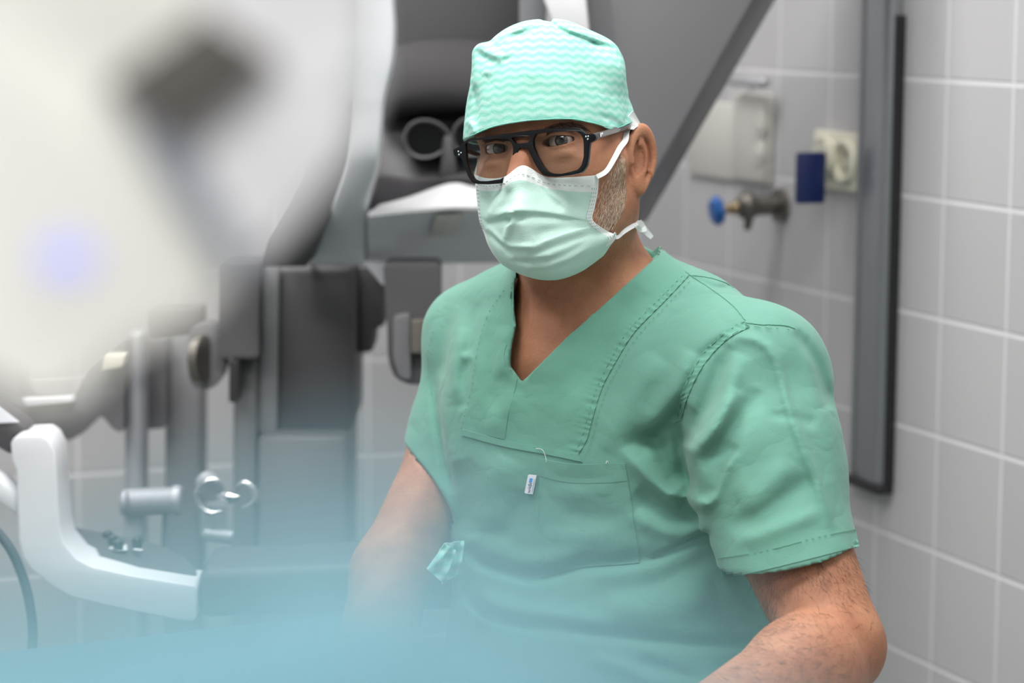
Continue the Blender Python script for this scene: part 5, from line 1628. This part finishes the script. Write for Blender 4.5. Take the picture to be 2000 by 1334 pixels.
def sd_cap(p):
    q = c2h(p)
    px, py = px_of(p)
    f = stroke_field(px, py, CAPF) * np.clip((p[:, 2] + 2.40) / 0.04, 0, 1) + 0.0005 * vnoise(p * 130, 11)
    def shape(off):
        wd_ = 0.09 * np.clip(0.075 - q[:, 2], 0, 0.05)
        r_ = np.sqrt(((q[:, 0] + 0.004) / (0.0760 + wd_ + off)) ** 2 + ((q[:, 1] - 0.017) / (0.0880 + wd_ + off)) ** 2)
        z_ = np.maximum(q[:, 2] - 0.012, 0) / (0.124 + off)
        d = ((r_ ** 2.5 + z_ ** 2.5) ** 0.4 - 1) * 0.080
        # corner fold at the front and the ridge running back over the crown
        d = smin(d, sd_cone(q, (-0.034, 0.066, 0.082), (-0.045, 0.068, 0.107), 0.012 + off, 0.004 + off), 0.02)
        d = smin(d, sd_cone(q, (0.045, 0.0, 0.088), (0.058, 0.02, 0.078), 0.020 + off, 0.016 + off), 0.02)
        return d
    d = np.maximum(shape(0.0) - f, -(shape(-0.0042) - f))
    H = np.array(HEM, float)
    hem = np.interp(px, H[:, 0], H[:, 1])
    cut = (py - hem) / FPX * 2.3
    back = q[:, 1] < 0.0
    # behind the ears the hem runs along the head at a fixed height
    cut = np.where(back, np.maximum(0.028 - q[:, 2], cut), cut)
    farside = (q[:, 0] < -0.045)
    cut = np.where(farside, 0.022 + (q[:, 1] - 0.05) * 0.1 - q[:, 2], cut)
    return np.maximum(d, cut * 0.8)
lo, hi = C(895, 300, 2.48), C(1275, 20, 2.22)
xs = axis_nodes([(lo[0], hi[0] + .01, 0.0014)]); ys = axis_nodes([(lo[1], hi[1] + .01, 0.0014)]); zs = axis_nodes([(-2.49, -2.22, 0.0015)])
cv, cf = mesh_sdf(sd_cap, xs, ys, zs, smooth_it=1)
cv, cf = keep_big(cv, cf)
cap = mesh_obj('surgical_cap', c2w(cv), cf, M['cap'], person)
tuck(BVHTree.FromPolygons(cv.tolist(), cf.tolist()), cv, 0.0035, 0.012)
# narrow binding along the hem
pts = [(x, y) for x, y in HEM if 915 < x < 1240]
ctree = BVHTree.FromPolygons(cv.tolist(), cf.tolist())
run = []
for q in along(pts, 60):
    h, n_ = hit(ctree, q[0], q[1] - 2)
    if h is not None and (not run or abs(h[2] - run[-1][2]) < 0.01): run.append(h + n_ * 0.0004)
MB().tube([c2w(p) for p in run], 0.00045, 6).build('hem_binding', mat('mint_binding', (132, 214, 194), 0.8), cap)
tie = [(1226, 238), (1236, 226), (1244, 236), (1248, 246)]
g = []
for u in np.linspace(0, 1, 8):
    row = []
    for v in np.linspace(0, 1, 8):
        a = np.array([1205 + 30 * u, 246 - 4 * u]); b = np.array([1238 + 2 * u, 216 + 26 * u])
        a = np.array([1206, 250]) * (1 - u) + np.array([1238, 252]) * u; b = np.array([1237, 216]) * (1 - u) + np.array([1252, 243]) * u
        q = a * (1 - v) + b * v
        row.append(W(q[0], q[1], 2.318 + 0.012 * u * v + 0.001 * math.sin(v * 9)))
    g.append(row)
sheet_solid(g, 0.0008).build('cap_tie', M['tie'], cap)

#=== FACE MASK
def mask_mat(name, rgb, sc):
    m_ = mat(name, rgb, 0.9, noise=0.03, nscale=90, bump=0.5, bscale=sc, sss=0.2, sssc=(.8, 1, .95), spec=0.2)
    return m_
M['mask'] = mask_mat('mint_mask_fleece', (192, 230, 217), 1100)
M['maskband'] = mask_mat('white_mask_fleece', (232, 242, 240), 1100)
MC = [
 [(927, 341, .056), (950, 348, .068), (985, 345, .084), (1022, 323, .097), (1066, 345, .088), (1115, 346, .074), (1170, 342, .054)],
 [(929, 368, .057), (950, 372, .070), (982, 368, .090), (1016, 350, .108), (1067, 365, .092), (1115, 372, .077), (1168, 374, .053)],
 [(932, 398, .058), (951, 403, .075), (977, 398, .098), (1010, 388, .124), (1062, 400, .103), (1110, 408, .080), (1162, 404, .051)],
 [(936, 430, .057), (954, 433, .077), (978, 431, .102), (1010, 424, .126), (1060, 428, .108), (1110, 435, .082), (1158, 430, .047)],
 [(943, 450, .055), (960, 460, .080), (985, 462, .102), (1018, 458, .121), (1064, 462, .107), (1118, 458, .080), (1184, 450, .040)],
 [(953, 478, .057), (970, 488, .080), (995, 492, .100), (1030, 494, .115), (1076, 492, .102), (1132, 482, .073), (1204, 461, .033)],
 [(968, 503, .056), (984, 511, .076), (1007, 518, .092), (1040, 523, .103), (1086, 518, .091), (1138, 505, .064), (1192, 480, .034)],
 [(986, 520, .050), (1003, 530, .062), (1028, 540, .076), (1060, 547, .082), (1097, 545, .072), (1138, 529, .052), (1176, 502, .034)],
 [(1000, 515, .038), (1015, 521, .044), (1035, 527, .050), (1062, 531, .052), (1095, 529, .046), (1130, 519, .040), (1166, 496, .031)],
]
MF = [
 ([(946, 432), (968, 424), (1000, 415), (1018, 412), (1062, 413), (1105, 420), (1152, 430)], 9, 0.0036, -1),
 ([(946, 440), (985, 428), (1012, 424), (1060, 424), (1150, 437)], 7, -0.0030, 0),
 ([(1005, 346), (990, 372), (968, 404), (948, 430)], 8, 0.0024, 0), ([(1058, 352), (1085, 382), (1120, 408), (1150, 426)], 9, 0.0026, 0),
 ([(1040, 355), (1068, 385), (1105, 412)], 12, -0.0016, 0),
  ([(1006, 412), (996, 440), (986, 476)], 6, 0.0028, 0),
 ([(985, 418), (992, 432), (996, 440)], 5, -0.0026, 0),
 ([(1154, 446), (1120, 452), (1085, 464), (1048, 478)], 6, 0.0034, -1), ([(1156, 436), (1120, 440), (1070, 450), (1040, 462)], 8, -0.0030, 0),
 ([(1158, 452), (1120, 468), (1080, 482), (1030, 500)], 6, -0.0028, 0),
 ([(948, 450), (965, 468), (985, 484), (1000, 502)], 5, -0.0022, 0), ([(952, 440), (968, 458), (990, 478), (1030, 482), (1060, 480)], 5, 0.0018, 0),
 ([(1150, 468), (1120, 486), (1080, 505), (1030, 512), (990, 508)], 5, -0.0016, 0), ([(1160, 478), (1120, 502), (1070, 522), (1020, 524)], 4, 0.0010, 0),
 ([(1076, 495), (1066, 510)], 3, 0.0008, 0),
]
MF = [(P, w * 1.25, a * 1.6, k_) for P, w, a, k_ in MF]
NU, NV = 108, 144
mg = interp_grid(MC, NV, NU)
P3 = np.array([[HF(*p) for p in row] for row in mg])
pxs, pys = px_of(P3.reshape(-1, 3))
dsp = stroke_field(pxs, pys, MF).reshape(P3.shape[:2])
dsp += 0.0004 * vnoise(P3.reshape(-1, 3) * 260, 9).reshape(dsp.shape)
P3 = P3 + hy * dsp[..., None]
out_ = np.zeros(P3.shape[:2])
for i in range(P3.shape[0]):
    for j in range(P3.shape[1]):
        p_ = P3[i, j]; D_ = np.linalg.norm(p_)
        r_ = body_tree.ray_cast(Vector((0, 0, 0)), Vector(p_ / D_))
        if r_[0] is not None: out_[i, j] = max(0, D_ + 0.0022 - r_[3]) if abs(r_[3] - D_) < 0.04 else 0
need = out_.copy()
for _ in range(25):                      # smooth bulge that still clears the skin
    q_ = np.pad(out_, 1, mode='edge')
    out_ = np.maximum(need, (q_[1:-1, 1:-1] + q_[:-2, 1:-1] + q_[2:, 1:-1] + q_[1:-1, :-2] + q_[1:-1, 2:]) / 5)
P3 = P3 * (1 - out_ / np.linalg.norm(P3, axis=-1))[..., None]
Wm = c2w(P3)
mb = sheet_solid(Wm, 0.0009)
nr_, nc_ = P3.shape[:2]
band_row = int(nr_ * 1.08 / 8)
per = []
for fi, q in enumerate(mb.f):
    idx = [i % (nr_ * nc_) for i in q]
    r_ = min(i // nc_ for i in idx); c_ = [i % nc_ for i in idx]
    per.append(1 if (r_ < band_row or min(c_) < 6 or (max(c_) > nc_ - 6 and r_ < nr_ * 0.72)) else 0)
mb.mi = per
mask = mb.build('face_mask', [M['mask'], M['maskband']], person)
def mpt(u, v, off=0.0012):              # u across 0..1, v down 0..1
    a, b = v * (nr_ - 1), u * (nc_ - 1); i, j = int(min(a, nr_ - 2)), int(min(b, nc_ - 2)); x, y = a - i, b - j
    p = (P3[i, j] * (1 - y) + P3[i, j + 1] * y) * (1 - x) + (P3[i + 1, j] * (1 - y) + P3[i + 1, j + 1] * y) * x
    return p + hy * off * 0.6 + np.array([0, 0, off])
mb = MB()
for i in range(26):                     # weld dashes under the top edge
    u = 0.06 + i * 0.0345
    mb.tube([c2w(mpt(u + k_ * 0.0085, 0.088, 0.0011)) for k_ in range(3)], 0.00033, 5)
for uu, v1_ in ((0.968, 0.5), (0.984, 0.5), (0.03, 0.5), (0.052, 0.5), (0.953, 0.5)):
    for i in range(15):
        v = 0.10 + i * 0.030
        if v + 0.018 > v1_: break
        mb.tube([c2w(mpt(uu, v + k_ * 0.008, 0.0011)) for k_ in range(3)], 0.00028, 5)
for i in range(4):
    mb.tube([c2w(mpt(0.955 + i * 0.012, 0.60, 0.0012)), c2w(mpt(0.955 + i * 0.012, 0.635, 0.0012))], 0.00028, 5)
mb.build('weld_marks', M['stitch'], mask, smooth=False)

def ribbon(name, ctr, w, m, par, up=(0, 1, 0), th=0.0007, tw=None):
    """flat tape along camera-frame points"""
    P = np.array(spline(ctr, 8)); g = []
    for i, p in enumerate(P):
        t_ = P[min(i + 1, len(P) - 1)] - P[max(i - 1, 0)]; t_ /= np.linalg.norm(t_)
        a = tw[0] + (tw[1] - tw[0]) * i / (len(P) - 1) if tw else 0
        vw = -p / np.linalg.norm(p)
        s_ = np.cross(t_, vw); s_ /= np.linalg.norm(s_)
        s_ = s_ * math.cos(a) + vw * math.sin(a)
        ww = w if not hasattr(w, '__len__') else w[0] + (w[1] - w[0]) * i / (len(P) - 1)
        g.append([c2w(p + s_ * ww * (k_ - 1.5) / 3) for k_ in range(4)])
    return sheet_solid(g, th).build(name, m, par)
def bp_(px, py, o=0.0012):
    h, n_ = hit(body_tree, px, py)
    return h + n_ * o
ribbon('mask_tie', [mpt(0.985, 0.02, 0.0022), bp_(1180, 334, .003), bp_(1195, 312, .003), bp_(1207, 292, .003), bp_(1216, 276, .003), C(1224, 256, 2.322), C(1232, 243, 2.325), C(1243, 232, 2.335)], (0.0042, 0.0062), M['tie'], mask, tw=(0.1, 0.25))
ribbon('mask_tie', [mpt(0.99, 0.60, 0.002), C(1205, 461, 2.318), C(1216, 452, 2.322), C(1228, 444, 2.328), C(1240, 438, 2.338), C(1250, 437, 2.36), C(1256, 440, 2.40)], (0.0055, 0.0065), M['tie'], mask, tw=(0.0, -0.3))
ribbon('mask_tie', [C(1240, 431, 2.345), C(1243, 441, 2.335), C(1252, 449, 2.345), C(1262, 446, 2.36)], (0.003, 0.005), M['tie'], mask)
ribbon('mask_tie', [C(1245, 436, 2.36), C(1254, 445, 2.36), C(1264, 455, 2.365), C(1274, 464, 2.37)], (0.010, 0.005), M['tie'], mask, tw=(0.1, 0.7))
ribbon('mask_tie', [C(936, 304, 2.372), C(935, 318, 2.362), C(932, 332, 2.352), C(930, 344, 2.345)], (0.003, 0.0045), M['tie'], mask)
crumple('loose_tie_end', [(868, 1062), (906, 1056), (900, 1118), (862, 1142)], 2.36, 14, M['cap'], person)
crumple('loose_tie_end', [(868, 1062), (890, 1075), (868, 1142), (833, 1111)], 2.352, 14, M['cap'], person)

#=== GLASSES
GF = 0.1005
GO = [(885, 292), (897, 287), (901, 283), (904.6, 278.6), (908, 275.5), (916, 272), (940, 268), (982, 262), (1024, 256), (1060, 251.6), (1100, 249), (1122, 248.4), (1132, 251), (1138, 256), (1146, 262.5), (1161, 261), (1164, 268), (1162, 274), (1152, 279),
      (1150.5, 290), (1149, 308), (1146, 324), (1137, 336), (1128, 339), (1114, 342), (1088, 345.5), (1072, 344.6), (1060, 341), (1052, 332), (1044, 319), (1037, 304), (1031, 291), (1027, 289), (1014, 289), (1012, 296), (1008.5, 312), (1005, 326), (1001, 339), (994, 350), (985, 356), (974, 358.5),
      (952, 360), (932, 359.5), (922, 356), (914, 344), (908, 328), (904, 318), (901, 309), (897, 306.5), (887, 304)]
HR = [(1046, 262), (1058, 259.5), (1090, 257), (1118, 255.5), (1126, 257), (1133, 261), (1138.5, 269), (1140, 280), (1140, 306), (1136, 322), (1129, 331), (1116, 335), (1097, 339.5), (1080, 339), (1069, 335), (1060, 324), (1049, 304), (1041.5, 286), (1040.5, 272)]
HL = [(908.5, 282), (911, 277.5), (920, 275), (940, 272.5), (964, 270.5), (988, 270), (995, 274), (1001, 283), (1002, 292), (1000.5, 312), (996, 330), (990, 341), (978, 350), (952, 353.8), (933, 353.5), (925, 349), (917, 334), (911, 315)]
HB = [(998, 269.4), (1004, 268), (1034, 265), (1036.5, 267), (1034, 275.5), (1030, 278.5), (1010, 280.5), (1006, 279)]
def gl(q, o=0.0):                        # wraps slightly: outer ends swept back
    p = HF(q[0], q[1], GF + o)
    lx = (p - H0) @ hx
    return c2w(HF(q[0], q[1], GF + o - 1.1 * lx * lx))
rp = lambda P, r_: [tuple(v) for v in roundpoly(P, r_, 3)]
TH_ = -0.0045
def pr(P, r_=3): Q = rp(P, r_); return [gl(q) for q in Q], [gl_b(q) for q in Q]
def gl_b(q):
    p = HF(q[0], q[1], GF); lx = (p - H0) @ hx
    return c2w(HF(q[0], q[1], GF - 1.1 * lx * lx) + hy * TH_)
mb = MB()
fo, bo_ = pr(GO, 2.5)
mb.poly(fo, bo_, [pr(HR, 3), pr(HL, 3), pr(HB, 1.5)])
gls = mb.build('eyeglasses', M['frame'], person, bevel=0.0005, seg=2, ang=50)
for Hh in (HR, HL):
    Q = rp(Hh, 3); cxy = np.mean(np.array(Q), axis=0)
    Q = [tuple(cxy + (np.array(q) - cxy) * 1.01) for q in Q]
    f = [c2w(w2c(gl(q)) - hy * 0.0018) for q in Q]; b_k = [c2w(w2c(gl(q)) - hy * 0.0032) for q in Q]
    MB().poly(f, b_k).build('lens', M['lens'], gls)
for P in (((1144.5, 267), (1149, 266.5), (1148, 272)), ((895.5, 296), (900.5, 298.5), (896.5, 302))):
    for q in P:
        c = w2c(gl(q)) + hy * 0.0003
        MB().ell(c2w(c), (CR @ hx * 0.00085, CR @ hy * 0.0005, CR @ hz * 0.00085), 8).build('rivet', M['rivet'], gls)
def temple(s, a, b, c):
    g = []
    pts = spline([a, a * .5 + b * .5, b, b * .4 + c * .6, c], 8)
    for i, p in enumerate(pts):
        t_ = i / (len(pts) - 1)
        hgt = 0.0062 * (1 - t_) + 0.0036 * t_; th = 0.0036
        tn = pts[min(i + 1, len(pts) - 1)] - pts[max(i - 1, 0)]; tn /= np.linalg.norm(tn)
        up = hz - tn * (hz @ tn); up /= np.linalg.norm(up); sd = np.cross(tn, up)
        ring = []
        for k_ in range(12):
            an = 2 * math.pi * k_ / 12
            ca, sa = math.cos(an), math.sin(an)
            ring.append(c2w(p + up * hgt / 2 * np.sign(sa) * abs(sa) ** .5 + sd * th / 2 * np.sign(ca) * abs(ca) ** .5))
        g.append(ring)
    return MB().loft(g)
hA = HF(1156, 267.5, 0.0905)
hB = C(1226, 248.5, 2.317); hC = C(1238, 262, 2.345)
M['temple'] = mat('smoky_brown_acetate', (58, 52, 50), 0.15, noise=0.1, coat=0.6)
temple(1, hA, hB, hC).build('temple', M['temple'], gls)
dv = (hB - hA); 
q0, q1 = hA + dv * .16, hA + dv * .74
off_ = np.cross(dv / np.linalg.norm(dv), hz); off_ = off_ if off_[2] > 0 else -off_
pl = [q0 + hz * .0018, q0 + dv * .5 + hz * .0017, q1 + hz * .0001, q0 + dv * .5 - hz * .0017, q0 - hz * .0018]
MB().poly([c2w(p + off_ * .0024) for p in pl], [c2w(p + off_ * .0015) for p in pl]).build('silver_inlay', M['temple_in'], gls)
pl = [hA + dv * .17 + hz * .0015 * (1 if i % 2 else -1) + dv * 0.018 * i for i in range(4)]
MB().tube([c2w(p + off_ * .0027) for p in pl], 0.00025, 6).build('engraved_mark', M['rivet'], gls)
hA = HF(896, 296, 0.090)
temple(-1, hA, h2c((-0.079, 0.045, 0.020)), h2c((-0.080, -0.008, 0.014))).build('temple', M['temple'], gls)
